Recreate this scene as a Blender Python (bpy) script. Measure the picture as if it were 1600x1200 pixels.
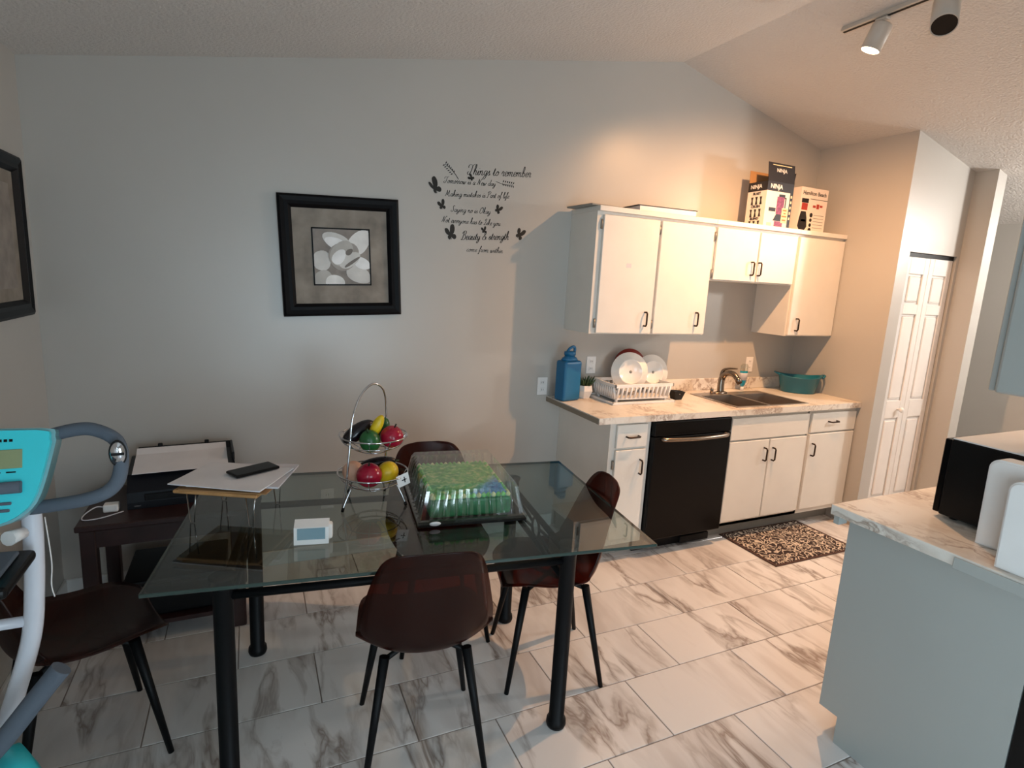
import bpy, bmesh, math, random
from mathutils import Vector, Matrix
random.seed(7)
scene = bpy.context.scene
for o in list(bpy.data.objects): bpy.data.objects.remove(o)
COL = scene.collection
PI = math.pi

# ------------------------------------------------------------------ camera
CAM = (-4.0071, -3.2333, 1.6483); YAW, PITCH, ROLL, FPX = 0.4364, 0.1801, 0.0539, 889.28
cy, sy, cp, sp = math.cos(YAW), math.sin(YAW), math.cos(PITCH), math.sin(PITCH)
fw = Vector((sy*cp, cy*cp, -sp)); rt = Vector((cy, -sy, 0)); up = rt.cross(fw)
r2 = rt*math.cos(ROLL) + up*math.sin(ROLL); u2 = -rt*math.sin(ROLL) + up*math.cos(ROLL)
cam = bpy.data.cameras.new('camera'); cam.sensor_width = 36; cam.lens = FPX/1600*36; cam.clip_start = .02
camo = bpy.data.objects.new('camera', cam); COL.objects.link(camo)
camo.matrix_world = Matrix(((r2.x, u2.x, -fw.x, CAM[0]), (r2.y, u2.y, -fw.y, CAM[1]), (r2.z, u2.z, -fw.z, CAM[2]), (0, 0, 0, 1)))
scene.camera = camo

# ------------------------------------------------------------------ world, lights, exposure
w = bpy.data.worlds.new('world'); scene.world = w; w.use_nodes = True
w.node_tree.nodes['Background'].inputs[0].default_value = (.62, .78, 1, 1)
w.node_tree.nodes['Background'].inputs[1].default_value = 1.2
def area(name, loc, target, sx, sy_, power, color):
    l = bpy.data.lights.new(name, 'AREA'); l.shape = 'RECTANGLE'; l.size = sx; l.size_y = sy_
    l.energy = power; l.color = color
    o = bpy.data.objects.new(name, l); COL.objects.link(o); o.location = loc
    o.rotation_euler = (Vector(target)-Vector(loc)).to_track_quat('-Z', 'Y').to_euler(); return o
DOOR_X0, DOOR_X1, DOOR_Z1, REAR_Y = -3.75, -2.45, 1.85, -5.2
area('daylight_patio_door', ((DOOR_X0+DOOR_X1)/2, REAR_Y-.04, .93), ((DOOR_X0+DOOR_X1)/2, 0, .9), 1.25, 1.75, 38, (.74, .89, 1.0))
WIN_Y0, WIN_Y1, WIN_Z0, WIN_Z1 = -4.75, -3.55, .85, 2.05
area('daylight_side_window', (-4.8723-.04, (WIN_Y0+WIN_Y1)/2, (WIN_Z0+WIN_Z1)/2), (0, (WIN_Y0+WIN_Y1)/2, 1.3), WIN_Y1-WIN_Y0-.08, WIN_Z1-WIN_Z0-.08, 30, (.74, .89, 1.0))
SPOT_POWER, SPOT_COL = 150, (1, .52, .24)
HALL_POWER = 62
scene.view_settings.view_transform = 'Standard'; scene.view_settings.look = 'None'
scene.view_settings.gamma = 1; scene.view_settings.use_curve_mapping = False
scene.view_settings.exposure = 0.55

# ------------------------------------------------------------------ materials
def lin(h):
    h = h.lstrip('#'); v = [int(h[i:i+2], 16)/255 for i in (0, 2, 4)]
    return tuple(((c/12.92) if c <= .04045 else ((c+.055)/1.055)**2.4) for c in v) + (1,)
class NT:
    def __init__(s, name):
        s.m = bpy.data.materials.new(name); s.m.use_nodes = True; s.t = s.m.node_tree; s.t.nodes.clear()
        s.out = s.t.nodes.new('ShaderNodeOutputMaterial')
    def n(s, typ, ins={}, **kw):
        d = s.t.nodes.new('ShaderNode'+typ)
        for k, v in kw.items(): setattr(d, k, v)
        for k, v in ins.items():
            if hasattr(v, 'is_output'): s.t.links.new(v, d.inputs[k])
            else: d.inputs[k].default_value = v
        return d
    def link(s, a, b): s.t.links.new(a, b)
    def ramp(s, fac, stops):
        r = s.n('ValToRGB', {'Fac': fac}); e = r.color_ramp.elements
        while len(e) < len(stops): e.new(.5)
        for i, (p, c) in enumerate(stops):
            e[i].position = p; e[i].color = lin(c) if isinstance(c, str) else (c, c, c, 1)
        return r.outputs[0]
    def surf(s, sh): s.link(sh, s.out.inputs[0]); return s.m
def plain(name, col, rough=.5, metal=0, noise=0, scale=8, spec=.5, coat=0, bump=0, bscale=200):
    t = NT(name); c = lin(col) if isinstance(col, str) else col
    b = t.n('BsdfPrincipled', {'Roughness': rough, 'Metallic': metal, 'Specular IOR Level': spec, 'Coat Weight': coat})
    tc = t.n('TexCoord').outputs['Object']
    nz = t.n('TexNoise', {'Vector': tc, 'Scale': scale, 'Detail': 4})
    k = noise if noise else .03
    lo = tuple(x*(1-k) for x in c[:3])+(1,); hi = tuple(min(1, x*(1+k)) for x in c[:3])+(1,)
    r = t.n('ValToRGB', {'Fac': nz.outputs[0]}); r.color_ramp.elements[0].position = .3; r.color_ramp.elements[1].position = .7
    r.color_ramp.elements[0].color = lo; r.color_ramp.elements[1].color = hi
    t.link(r.outputs[0], b.inputs['Base Color'])
    if bump:
        n2 = t.n('TexNoise', {'Vector': tc, 'Scale': bscale, 'Detail': 2})
        bp = t.n('Bump', {'Height': n2.outputs[0], 'Strength': min(bump, 1), 'Distance': .002 if bump < .8 else .006}); t.link(bp.outputs[0], b.inputs['Normal'])
    return t.surf(b.outputs[0])
def glassy(name, tint, gloss=.06, ior=1.45, rough=.02, blend=None):
    t = NT(name)
    tr = t.n('BsdfTransparent', {'Color': tint}); gl = t.n('BsdfGlossy', {'Color': (1, 1, 1, 1), 'Roughness': rough})
    fc = t.n('LayerWeight', {'Blend': .5}).outputs['Facing']; f0 = ((ior-1)/(ior+1))**2
    p5 = t.n('Math', {0: fc, 1: 5.}, operation='POWER'); ad = t.n('Math', {0: p5.outputs[0], 1: 1-f0, 2: f0+gloss}, operation='MULTIPLY_ADD', use_clamp=True)
    mx = t.n('MixShader', {0: ad.outputs[0], 1: tr.outputs[0], 2: gl.outputs[0]})
    return t.surf(mx.outputs[0])
def emit(name, col, st):
    t = NT(name); e = t.n('Emission', {'Color': lin(col), 'Strength': st}); return t.surf(e.outputs[0])

def marble(name, base, vein, vein2, scale, rough, perobj=True, stretch=(1, 1, 1), rot=.6, bump=0):
    t = NT(name); tc = t.n('TexCoord').outputs['Object']
    v = tc
    if perobj:
        oi = t.n('ObjectInfo'); mul = t.n('VectorMath', {0: oi.outputs['Random'], 1: (37., 71., 13.)}, operation='MULTIPLY')
        v = t.n('VectorMath', {0: tc, 1: mul.outputs[0]}, operation='ADD').outputs[0]
    mp = t.n('Mapping', {'Vector': v, 'Rotation': (0, 0, rot), 'Scale': stretch})
    warp = t.n('TexNoise', {'Vector': mp.outputs[0], 'Scale': scale*.9, 'Detail': 3})
    sub = t.n('VectorMath', {0: warp.outputs['Color'], 1: (.5, .5, .5)}, operation='SUBTRACT')
    sc = t.n('VectorMath', {0: sub.outputs[0], 'Scale': .35}, operation='SCALE')
    ad = t.n('VectorMath', {0: mp.outputs[0], 1: sc.outputs[0]}, operation='ADD')
    n1 = t.n('TexNoise', {'Vector': ad.outputs[0], 'Scale': scale, 'Detail': 5, 'Roughness': .55})
    a1 = t.n('Math', {0: n1.outputs[0], 1: .5}, operation='SUBTRACT'); b1 = t.n('Math', {0: a1.outputs[0]}, operation='ABSOLUTE')
    f1 = t.ramp(b1.outputs[0], [(0, 1.), (.022, .55), (.07, 0.)])
    n2 = t.n('TexNoise', {'Vector': ad.outputs[0], 'Scale': scale*.55, 'Detail': 4, 'Roughness': .6})
    f2 = t.ramp(n2.outputs[0], [(.5, 0.), (.72, .75)])
    n3 = t.n('TexNoise', {'Vector': mp.outputs[0], 'Scale': scale*.6, 'Detail': 1})
    f3 = t.ramp(n3.outputs[0], [(.42, 0.), (.6, 1.)])
    ff = t.n('Math', {0: f1, 1: f3}, operation='MULTIPLY')
    m1 = t.n('Mix', {'Factor': f2, 'A': lin(base), 'B': lin(vein2)}, data_type='RGBA') if False else None
    mixa = t.t.nodes.new('ShaderNodeMixRGB'); t.link(f2, mixa.inputs[0]); mixa.inputs[1].default_value = lin(base); mixa.inputs[2].default_value = lin(vein2)
    mixb = t.t.nodes.new('ShaderNodeMixRGB'); t.link(ff.outputs[0], mixb.inputs[0]); t.link(mixa.outputs[0], mixb.inputs[1]); mixb.inputs[2].default_value = lin(vein)
    b = t.n('BsdfPrincipled', {'Roughness': rough, 'Base Color': mixb.outputs[0]})
    return t.surf(b.outputs[0])

def wallmat(name, col, rough, bscale, bstr, spec=.5):
    return plain(name, col, rough, bump=bstr, bscale=bscale, noise=.02, scale=2, spec=spec)
M = {}
M['wall'] = wallmat('wall_paint', '#b6b2ab', .36, 160, .03, .9)
M['ceiling'] = wallmat('ceiling_texture', '#cdcac6', .9, 70, 1.0)
M['trimwhite'] = plain('white_trim_paint', '#dedcd8', .35)
M['doorwhite'] = plain('white_door_paint', '#e6e0da', .35)
M['cab'] = plain('white_cabinet_paint', '#e2ddd4', .38, noise=.03, scale=5)
M['islandpaint'] = plain('pale_grey_cabinet_paint', '#a5a8a4', .42, noise=.02, scale=3)
M['grout'] = plain('grey_grout', '#8d8078', .85)
M['tile'] = marble('marble_tile', '#e0dcd9', '#958880', '#bcb3ae', 5.0, .18, True, (1.0, .26, 1), -.75)
M['counter'] = marble('marbled_laminate', '#e2dcd2', '#a08c7c', '#c4b5a6', 9, .28, False, (1, .6, 1), .7)
M['blackmetal'] = plain('black_metal', '#08090b', .5, noise=.1, scale=20, spec=.18)
M['black'] = plain('black_plastic', '#080809', .4, spec=.25)
M['blackgloss'] = plain('black_gloss', '#040405', .3, spec=.15)
M['printer'] = plain('navy_black_plastic', '#10131a', .4, spec=.25)
M['bronze'] = plain('dark_bronze', '#3b2c22', .35, .8)
M['steel'] = plain('brushed_steel', '#b3a99f', .38, 1)
M['nickel'] = plain('brushed_nickel', '#8d8277', .25, 1)
M['chrome'] = plain('chrome', '#cfcfd2', .08, 1)
M['hinge'] = plain('hinge_metal', '#9b958c', .35, .7)
M['rawedge'] = plain('raw_board_edge', '#8a7f70', .8)
M['toekick'] = plain('grey_toe_kick', '#8f8d86', .7)
M['frameblack'] = plain('black_frame_wood', '#0b0b0e', .45, noise=.15, scale=30, spec=.15)
M['decal'] = plain('black_vinyl', '#17150f', .6)
M['white'] = plain('white_plastic', '#e9e7e4', .3)
M['ceramic'] = plain('white_ceramic', '#efebe4', .15)
M['paper'] = plain('white_paper', '#e6e4e6', .8)
M['paper2'] = plain('grey_paper', '#cfccd0', .8)
M['kraft'] = plain('brown_card', '#a37c52', .8)
M['woodlight'] = plain('light_wood', '#b98a58', .5, noise=.15, scale=25)
M['wooddark'] = plain('dark_red_wood', '#2c1412', .45, noise=.25, scale=14)
M['wire'] = plain('silver_wire', '#c9c9c9', .2, 1)
M['teal'] = plain('turquoise_plastic', '#35d6e2', .35)
M['tealrim'] = plain('silver_teal_rim', '#7fb0b6', .3, .3)
M['tealtub'] = plain('teal_tub_plastic', '#146a80', .35)
M['foam'] = plain('slate_foam', '#59636f', .85, bump=.2, bscale=300)
M['whitemetal'] = plain('white_powder_metal', '#d9dde6', .3)
M['lcd'] = plain('lcd_olive', '#8f9a72', .25)
M['bluejug'] = plain('blue_jug_plastic', '#12628c', .4)
M['leaf'] = plain('dark_green_leaf', '#2c4423', .5, noise=.3, scale=30)
M['soil'] = plain('potting_soil', '#241a12', .9, noise=.3, scale=60)
M['redlid'] = plain('dark_red_plastic', '#7a1d1d', .35)
M['fruitred'] = plain('dark_red_fruit', '#9c0f2e', .2, noise=.15, scale=12)
M['fruitgreen'] = plain('green_fruit', '#1f5a2b', .3, noise=.3, scale=14)
M['fruityellow'] = plain('yellow_fruit', '#d9b71c', .35, noise=.15, scale=20)
M['eggplant'] = plain('black_purple_skin', '#140d14', .22)
M['peach'] = plain('pale_peach_skin', '#d8a98e', .4, noise=.1, scale=12)
M['tag'] = plain('white_tag', '#f2f2f2', .5)
M['screen'] = plain('grey_display', '#7f9aa4', .15)
M['cakebase'] = plain('dark_chocolate_tray', '#0c0a09', .5, noise=.3, scale=40, spec=.2)
M['boxwhite'] = plain('white_carton', '#e9dcd2', .55)
M['boxdark'] = plain('black_carton_print', '#19161a', .5)
M['purple'] = plain('purple_smoothie_print', '#7e3a5e', .5, noise=.5, scale=60)
M['boxred'] = plain('red_print', '#a8392f', .5)
M['boxlabel'] = plain('cream_label_print', '#d9c9a0', .5)
M['soap'] = plain('blue_soap', '#0c8ba8', .1, spec=.6)
M['clearcap'] = glassy('clear_plastic_cap', (.85, .87, .85, 1), .08, 1.3, .1)
M['plastic'] = glassy('clear_dome_plastic', (.93, .95, .94, 1), .10, 1.5, .10)
M['glass'] = glassy('table_glass', (.60, .655, .635, 1), .012, 1.5, .01)
M['pane'] = glassy('window_glass', (.96, .98, .98, 1), .0, 1.45, .01)
M['glassedge'] = plain('green_glass_edge', '#31423d', .12)
M['emitlamp'] = emit('lamp_lens', '#ffe9c0', 14)
M['emithall'] = emit('hall_lamp', '#fff2e0', 6)
M['lampwhite'] = plain('white_lamp_metal', '#c8bfb4', .45)
# brown smoky shell plastic
t = NT('smoky_brown_shell'); pb = t.n('BsdfPrincipled', {'Base Color': lin('#3a1a14'), 'Roughness': .25, 'Specular IOR Level': .35})
nz = t.n('TexNoise', {'Vector': t.n('TexCoord').outputs['Object'], 'Scale': 3}); rr = t.ramp(nz.outputs[0], [(.3, '#26100a'), (.7, '#331710')]); t.link(rr, pb.inputs['Base Color'])
tp = t.n('BsdfTransparent', {'Color': lin('#b8623c')}); mx = t.n('MixShader', {0: .38, 1: pb.outputs[0], 2: tp.outputs[0]}); M['shell'] = t.surf(mx.outputs[0])
# picture mat
M['matboard'] = plain('mottled_taupe_mat', '#8d8479', .7, noise=.3, scale=9)
M['printbg'] = plain('taupe_print', '#8b8178', .5, noise=.25, scale=14)
for i, c in enumerate(['#e8e6e2', '#d4d1cc', '#bab5ae', '#a49c94', '#f4f3f0', '#746b63']): M['petal%d' % i] = plain('petal_print_%d' % i, c, .5, noise=.16, scale=9)
# rug
t = NT('scroll_rug'); tc = t.n('TexCoord').outputs['Object']
wn = t.n('TexNoise', {'Vector': tc, 'Scale': 14, 'Detail': 1}); sb = t.n('VectorMath', {0: wn.outputs['Color'], 1: (.5, .5, .5)}, operation='SUBTRACT')
s2 = t.n('VectorMath', {0: sb.outputs[0], 'Scale': .09}, operation='SCALE'); ad = t.n('VectorMath', {0: tc, 1: s2.outputs[0]}, operation='ADD')
vo = t.n('TexVoronoi', {'Vector': ad.outputs[0], 'Scale': 24}, feature='F1')
sn = t.n('Math', {0: t.n('Math', {0: vo.outputs['Distance'], 1: 15.}, operation='MULTIPLY').outputs[0]}, operation='SINE')
f = t.ramp(sn.outputs[0], [(.25, 0.), (.6, 1.)])
mb = t.t.nodes.new('ShaderNodeMixRGB'); t.link(f, mb.inputs[0]); mb.inputs[1].default_value = lin('#2e1d18'); mb.inputs[2].default_value = lin('#cbbba8')
bb = t.n('BsdfPrincipled', {'Roughness': .95, 'Base Color': mb.outputs[0]}); M['rug'] = t.surf(bb.outputs[0])
M['rugedge'] = plain('brown_rug_border', '#4a332a', .95, noise=.2, scale=90)
# cake
t = NT('green_blue_frosting'); tc = t.n('TexCoord').outputs['Object']; nz = t.n('TexNoise', {'Vector': tc, 'Scale': 45, 'Detail': 4})
sx = t.n('SeparateXYZ', {0: tc}); hx = t.n('Math', {0: sx.outputs[0], 1: t.n('Math', {0: nz.outputs[0], 1: .06}, operation='MULTIPLY').outputs[0]}, operation='ADD')
hy = t.ramp(sx.outputs[1], [(.0, 0.), (.001, 1.)]); hxy = t.n('Math', {0: hx.outputs[0], 1: t.n('Math', {0: sx.outputs[1], 1: .8}, operation='MULTIPLY').outputs[0]}, operation='SUBTRACT')
bl = t.ramp(hxy.outputs[0], [(.15, 0.), (.20, 1.)])
g = t.ramp(nz.outputs[0], [(.30, '#1f8a3a'), (.5, '#55b556'), (.68, '#b9cf8a')]); b_ = t.ramp(nz.outputs[0], [(.35, '#1466b4'), (.65, '#5fb2e8')])
mb = t.t.nodes.new('ShaderNodeMixRGB'); t.link(bl, mb.inputs[0]); t.link(g, mb.inputs[1]); t.link(b_, mb.inputs[2])
bb = t.n('BsdfPrincipled', {'Roughness': .4, 'Base Color': mb.outputs[0]}); M['caketop'] = t.surf(bb.outputs[0])
M['cakeside'] = plain('green_cake_frosting', '#0e6b39', .45, noise=.35, scale=40)
M['cakelight'] = plain('light_green_piping', '#63b85c', .5, noise=.3, scale=60)
M['cakecream'] = plain('cream_piping', '#c9cf9a', .5, noise=.2, scale=60)

# ------------------------------------------------------------------ mesh helpers
def new(): return bmesh.new()
def box(bm, x0, x1, y0, y1, z0, z1, bev=0, seg=2):
    b = bmesh.new(); bmesh.ops.create_cube(b, size=1)
    for v in b.verts: v.co = Vector(((x0+x1)/2+v.co.x*(x1-x0), (y0+y1)/2+v.co.y*(y1-y0), (z0+z1)/2+v.co.z*(z1-z0)))
    if bev: bmesh.ops.bevel(b, geom=list(b.edges), offset=bev, segments=seg, profile=.5, affect='EDGES')
    join(bm, b); return bm
def join(bm, b, mat=None):
    if mat is not None: bmesh.ops.transform(b, matrix=mat, verts=b.verts)
    vm = {v: bm.verts.new(v.co) for v in b.verts}
    for f in b.faces:
        try: nf = bm.faces.new([vm[v] for v in f.verts]); nf.material_index = f.material_index; nf.smooth = f.smooth
        except ValueError: pass
    b.free()
def B(*a, **k): return box(new(), *a, **k)
def prism(poly, axis, a, b, bm=None):
    """poly: 2D points; axis 0: (y,z) extruded in x; 1: (x,z) in y; 2: (x,y) in z"""
    bm = bm or new()
    def P(p, c): return {0: (c, p[0], p[1]), 1: (p[0], c, p[1]), 2: (p[0], p[1], c)}[axis]
    A = [bm.verts.new(P(p, a)) for p in poly]; Bv = [bm.verts.new(P(p, b)) for p in poly]
    n = len(poly)
    bm.faces.new(A); bm.faces.new(Bv[::-1])
    for i in range(n): bm.faces.new((A[i], Bv[i], Bv[(i+1) % n], A[(i+1) % n]))
    bmesh.ops.recalc_face_normals(bm, faces=bm.faces); return bm
def smoothpts(pts, n=6, closed=False):
    P = [Vector(p) for p in pts]; out = []; N = len(P)
    rng = range(N if closed else N-1)
    for i in rng:
        if closed: a, b, c, d = P[i-1], P[i], P[(i+1) % N], P[(i+2) % N]
        else: a, b, c, d = P[max(i-1, 0)], P[i], P[i+1], P[min(i+2, N-1)]
        for k in range(n):
            t_ = k/n; out.append(.5*((2*b)+(-a+c)*t_+(2*a-5*b+4*c-d)*t_*t_+(-a+3*b-3*c+d)*t_**3))
    if not closed: out.append(P[-1])
    return out
def tube(bm, pts, r, n=8, closed=False, caps=True):
    P = [Vector(p) for p in pts]; N = len(P); rs = r if isinstance(r, (list, tuple)) else [r]*N
    rings = []; prev = None
    for i in range(N):
        if closed: d = P[(i+1) % N]-P[i-1]
        else: d = P[min(i+1, N-1)]-P[max(i-1, 0)]
        d.normalize()
        if prev is None:
            u = d.orthogonal().normalized()
        else:
            u = prev-d*prev.dot(d)
            if u.length < 1e-6: u = d.orthogonal()
            u.normalize()
        prev = u; v = d.cross(u)
        rings.append([bm.verts.new(P[i]+(u*math.cos(2*PI*k/n)+v*math.sin(2*PI*k/n))*rs[i]) for k in range(n)])
    for i in range(N if closed else N-1):
        a, b = rings[i], rings[(i+1) % N]
        off = 0
        if closed and i == N-1:
            off = min(range(n), key=lambda o: sum((a[k].co-b[(k+o) % n].co).length for k in range(n)))
        for k in range(n):
            f = bm.faces.new((a[k], a[(k+1) % n], b[(k+1+off) % n], b[(k+off) % n])); f.smooth = True
    if caps and not closed: bm.faces.new(rings[0][::-1]); bm.faces.new(rings[-1])
    return bm
def TB(*a, **k): return tube(new(), *a, **k)
def lathe(prof, n=24, c=(0, 0, 0), bm=None, smooth=True, sx=1, sy=1):
    bm = bm or new(); rings = []
    for r, z in prof:
        if r < 1e-5: rings.append([bm.verts.new((c[0], c[1], c[2]+z))])
        else: rings.append([bm.verts.new((c[0]+r*sx*math.cos(2*PI*k/n), c[1]+r*sy*math.sin(2*PI*k/n), c[2]+z)) for k in range(n)])
    for a, b in zip(rings, rings[1:]):
        for k in range(n):
            q = [a[k % len(a)], a[(k+1) % len(a)], b[(k+1) % len(b)], b[k % len(b)]]
            q = list(dict.fromkeys(q))
            if len(q) > 2:
                f = bm.faces.new(q); f.smooth = smooth
    if len(rings[0]) > 1: bm.faces.new(rings[0][::-1])
    if len(rings[-1]) > 1: bm.faces.new(rings[-1])
    bmesh.ops.recalc_face_normals(bm, faces=bm.faces); return bm
def ring(c, R, r, n=28, m=6, axis=2):
    pts = []
    for k in range(n):
        a = 2*PI*k/n; p = [R*math.cos(a), R*math.sin(a)]
        q = {2: (p[0], p[1], 0), 1: (p[0], 0, p[1]), 0: (0, p[0], p[1])}[axis]
        pts.append(Vector(c)+Vector(q))
    return pts
def xf(bm, loc=(0, 0, 0), rot=(0, 0, 0), sc=(1, 1, 1)):
    m = Matrix.Translation(loc) @ Matrix.Rotation(rot[2], 4, 'Z') @ Matrix.Rotation(rot[1], 4, 'Y') @ Matrix.Rotation(rot[0], 4, 'X') @ Matrix.Diagonal((*sc, 1))
    bmesh.ops.transform(bm, matrix=m, verts=bm.verts); return bm
def mesh(name, bm, mats):
    me = bpy.data.meshes.new(name); bm.normal_update(); bm.to_mesh(me); bm.free()
    for m in (mats if isinstance(mats, (list, tuple)) else [mats]): me.materials.append(M[m])
    return me
def link(name, data, parent=None):
    o = bpy.data.objects.new(name, data); COL.objects.link(o)
    if parent is not None: o.parent = parent
    return o
def part(name, bm, mats, parent, label=None):
    """bm in the local space of the thing's root"""
    o = link(name, mesh(name, bm, mats), parent)
    if label: o['label'] = label
    return o
def wpart(name, bm, mats, parent, label=None):
    """bm in world coordinates, root unrotated"""
    r = parent
    off = Vector((0, 0, 0))
    while r is not None: off += Vector(r.location); r = r.parent
    bmesh.ops.translate(bm, verts=bm.verts, vec=-off); return part(name, bm, mats, parent, label)
def thing(name, label, cat, loc=(0, 0, 0), rz=0, group=None):
    o = bpy.data.objects.new(name, None); COL.objects.link(o); o.empty_display_size = .1
    o.location = loc; o.rotation_euler = (0, 0, rz); o['label'] = label; o['category'] = cat
    if group: o['group'] = group
    return o
def solo(name, bm, mats, label, cat, group=None, rz=0):
    """one-mesh thing, bm in world coordinates; origin moved to its base"""
    xs = [v.co.x for v in bm.verts]; ys = [v.co.y for v in bm.verts]; zs = [v.co.z for v in bm.verts]
    c = Vector(((min(xs)+max(xs))/2, (min(ys)+max(ys))/2, min(zs)))
    bmesh.ops.translate(bm, verts=bm.verts, vec=-c); o = link(name, mesh(name, bm, mats)); o.location = c
    o['label'] = label; o['category'] = cat
    if group: o['group'] = group
    return o
def struct(name, bm, mats, parent=None):
    o = link(name, mesh(name, bm, mats), parent)
    if parent is None: o['kind'] = 'structure'
    return o
def text_bm(s, size, shear=0, align='CENTER', extrude=.0004, bold=0):
    cu = bpy.data.curves.new('txt', 'FONT'); cu.body = s; cu.size = size; cu.shear = shear; cu.align_x = align
    cu.extrude = extrude; cu.offset = bold; cu.resolution_u = 3
    o = bpy.data.objects.new('txt', cu); COL.objects.link(o)
    dg = bpy.context.evaluated_depsgraph_get(); me = bpy.data.meshes.new_from_object(o.evaluated_get(dg))
    bm = new(); bm.from_mesh(me); bpy.data.objects.remove(o); bpy.data.meshes.remove(me); bpy.data.curves.remove(cu); return bm
def on_front(bm, x, y, z):      # text lying in XY -> stand it on a face looking to -Y
    return xf(bm, (x, y, z), (PI/2, 0, 0))
def on_left(bm, x, y, z):       # face looking to -X, text runs towards -Y
    return xf(bm, (x, y, z), (PI/2, 0, -PI/2))

# ================================================================== STRUCTURE
LX, RX, RZ, SR, SL = -4.8723, -1.3923, 3.1042, -.2535, (3.1042-2.4646)/(4.8723-1.3923)
HX = 1.7                                     # far wall of the hall
def cz(x): return RZ + (SR*(x-RX) if x > RX else SL*(x-RX))
fl = struct('floor', B(LX-.1, HX+.1, REAR_Y-.1, .1, -.12, -.003), 'grout')
TT, TW, T0, YA = .5968, .3171, -2.598, -1.822
cache = {}
def tile_mesh(w_, h_):
    k = (round(w_, 3), round(h_, 3))
    if k not in cache: cache[k] = mesh('floor_tile', B(-w_/2, w_/2, -h_/2, h_/2, -.02, 0, .0012, 1), 'tile')
    return cache[k]
for j in range(-11, 7):
    y0, y1 = YA+j*TW, YA+(j+1)*TW
    y0, y1 = max(y0, REAR_Y), min(y1, 0)
    if y1-y0 < .03: continue
    for i in range(-5, 9):
        x0 = T0+(i+.5*(j % 2))*TT; x1 = x0+TT
        x0, x1 = max(x0, LX), min(x1, HX)
        if x1-x0 < .03: continue
        o = link('floor_tile', tile_mesh(x1-x0-.0045, y1-y0-.0045), fl); o.location = ((x0+x1)/2, (y0+y1)/2, 0)
def gable(x0, x1, z0=0):
    p = [(x0, z0), (x1, z0), (x1, cz(x1))]
    if x0 < RX < x1: p.append((RX, RZ))
    return p+[(x0, cz(x0))]
struct('wall_back', prism(gable(LX-.1, HX+.1), 1, 0, .1), 'wall')
bm = prism(gable(LX-.1, LX), 1, WIN_Y1, 0); prism(gable(LX-.1, LX), 1, REAR_Y, WIN_Y0, bm); prism([(LX-.1, 0), (LX, 0), (LX, WIN_Z0), (LX-.1, WIN_Z0)], 1, WIN_Y0, WIN_Y1, bm); prism(gable(LX-.1, LX, WIN_Z1), 1, WIN_Y0, WIN_Y1, bm)
struct('wall_left', bm, 'wall')
w2 = bpy.data.objects.new('window_2', None); COL.objects.link(w2); w2['kind'] = 'structure'
bm = new()
for a, b_ in ((WIN_Y0, WIN_Y0+.05), (WIN_Y1-.05, WIN_Y1)): box(bm, LX-.035, LX+.01, a, b_, WIN_Z0, WIN_Z1)
for a in (WIN_Z0, (WIN_Z0+WIN_Z1)/2-.025, WIN_Z1-.05): box(bm, LX-.034, LX+.009, WIN_Y0, WIN_Y1, a, a+.05)
part('window_frame', bm, 'trimwhite', w2)
for a, b_ in ((WIN_Z0+.05, (WIN_Z0+WIN_Z1)/2-.025), ((WIN_Z0+WIN_Z1)/2+.025, WIN_Z1-.05)): part('window_pane', B(LX-.016, LX-.010, WIN_Y0+.05, WIN_Y1-.05, a, b_), 'pane', w2)
struct('wall_right', prism(gable(0, .09), 1, -.72, 0), 'wall')
bm = prism(gable(.09, .115), 1, -.72, -.62); prism(gable(.115, .665, 1.985), 1, -.72, -.62, bm); prism(gable(.665, .695), 1, -.72, -.62, bm)
struct('wall_pantry', bm, 'wall')
bm = prism(gable(.695, .80), 1, -.865, -.62); prism(gable(.72, .80), 1, -.62, 0, bm); struct('wall_stub', bm, 'wall')
struct('wall_hall', prism(gable(HX, HX+.1), 1, REAR_Y, 0), 'wall')
struct('wall_kitchen', prism(gable(-1.78, .45), 1, -2.74, -2.64), 'wall')
bm = prism(gable(LX-.1, DOOR_X0), 1, REAR_Y-.1, REAR_Y); prism(gable(DOOR_X0, DOOR_X1, DOOR_Z1), 1, REAR_Y-.1, REAR_Y, bm); prism(gable(DOOR_X1, HX+.1), 1, REAR_Y-.1, REAR_Y, bm)
struct('wall_rear', bm, 'wall')
xs = [LX-.1, RX, HX+.1]
struct('ceiling', prism([(x, cz(x)) for x in xs]+[(x, cz(x)+.1) for x in xs[::-1]], 1, REAR_Y-.1, .1), 'ceiling')
struct('baseboard_back', B(LX, -2.15, -.014, 0, 0, .085, .003, 1), 'trimwhite')
struct('baseboard_left', B(LX, LX+.014, REAR_Y, -.014, 0, .085, .003, 1), 'trimwhite')
struct('baseboard_hall', B(HX-.014, HX, -2.6, 0, 0, .09, .003, 1), 'trimwhite')
# patio door behind the camera
wd = bpy.data.objects.new('window_1', None); COL.objects.link(wd); wd['kind'] = 'structure'
bm = new(); mid = (DOOR_X0+DOOR_X1)/2
for a, b_ in ((DOOR_X0, DOOR_X0+.06), (mid-.035, mid+.035), (DOOR_X1-.06, DOOR_X1)): box(bm, a, b_, REAR_Y-.035, REAR_Y+.01, 0, DOOR_Z1)
for a, b_ in ((0, .07), (DOOR_Z1-.07, DOOR_Z1)): box(bm, DOOR_X0, DOOR_X1, REAR_Y-.034, REAR_Y+.009, a, b_)
part('window_frame', bm, 'trimwhite', wd)
for a, b_ in ((DOOR_X0+.06, mid-.035), (mid+.035, DOOR_X1-.06)): part('window_pane', B(a, b_, REAR_Y-.016, REAR_Y-.010, .07, DOOR_Z1-.07), 'pane', wd)
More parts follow.
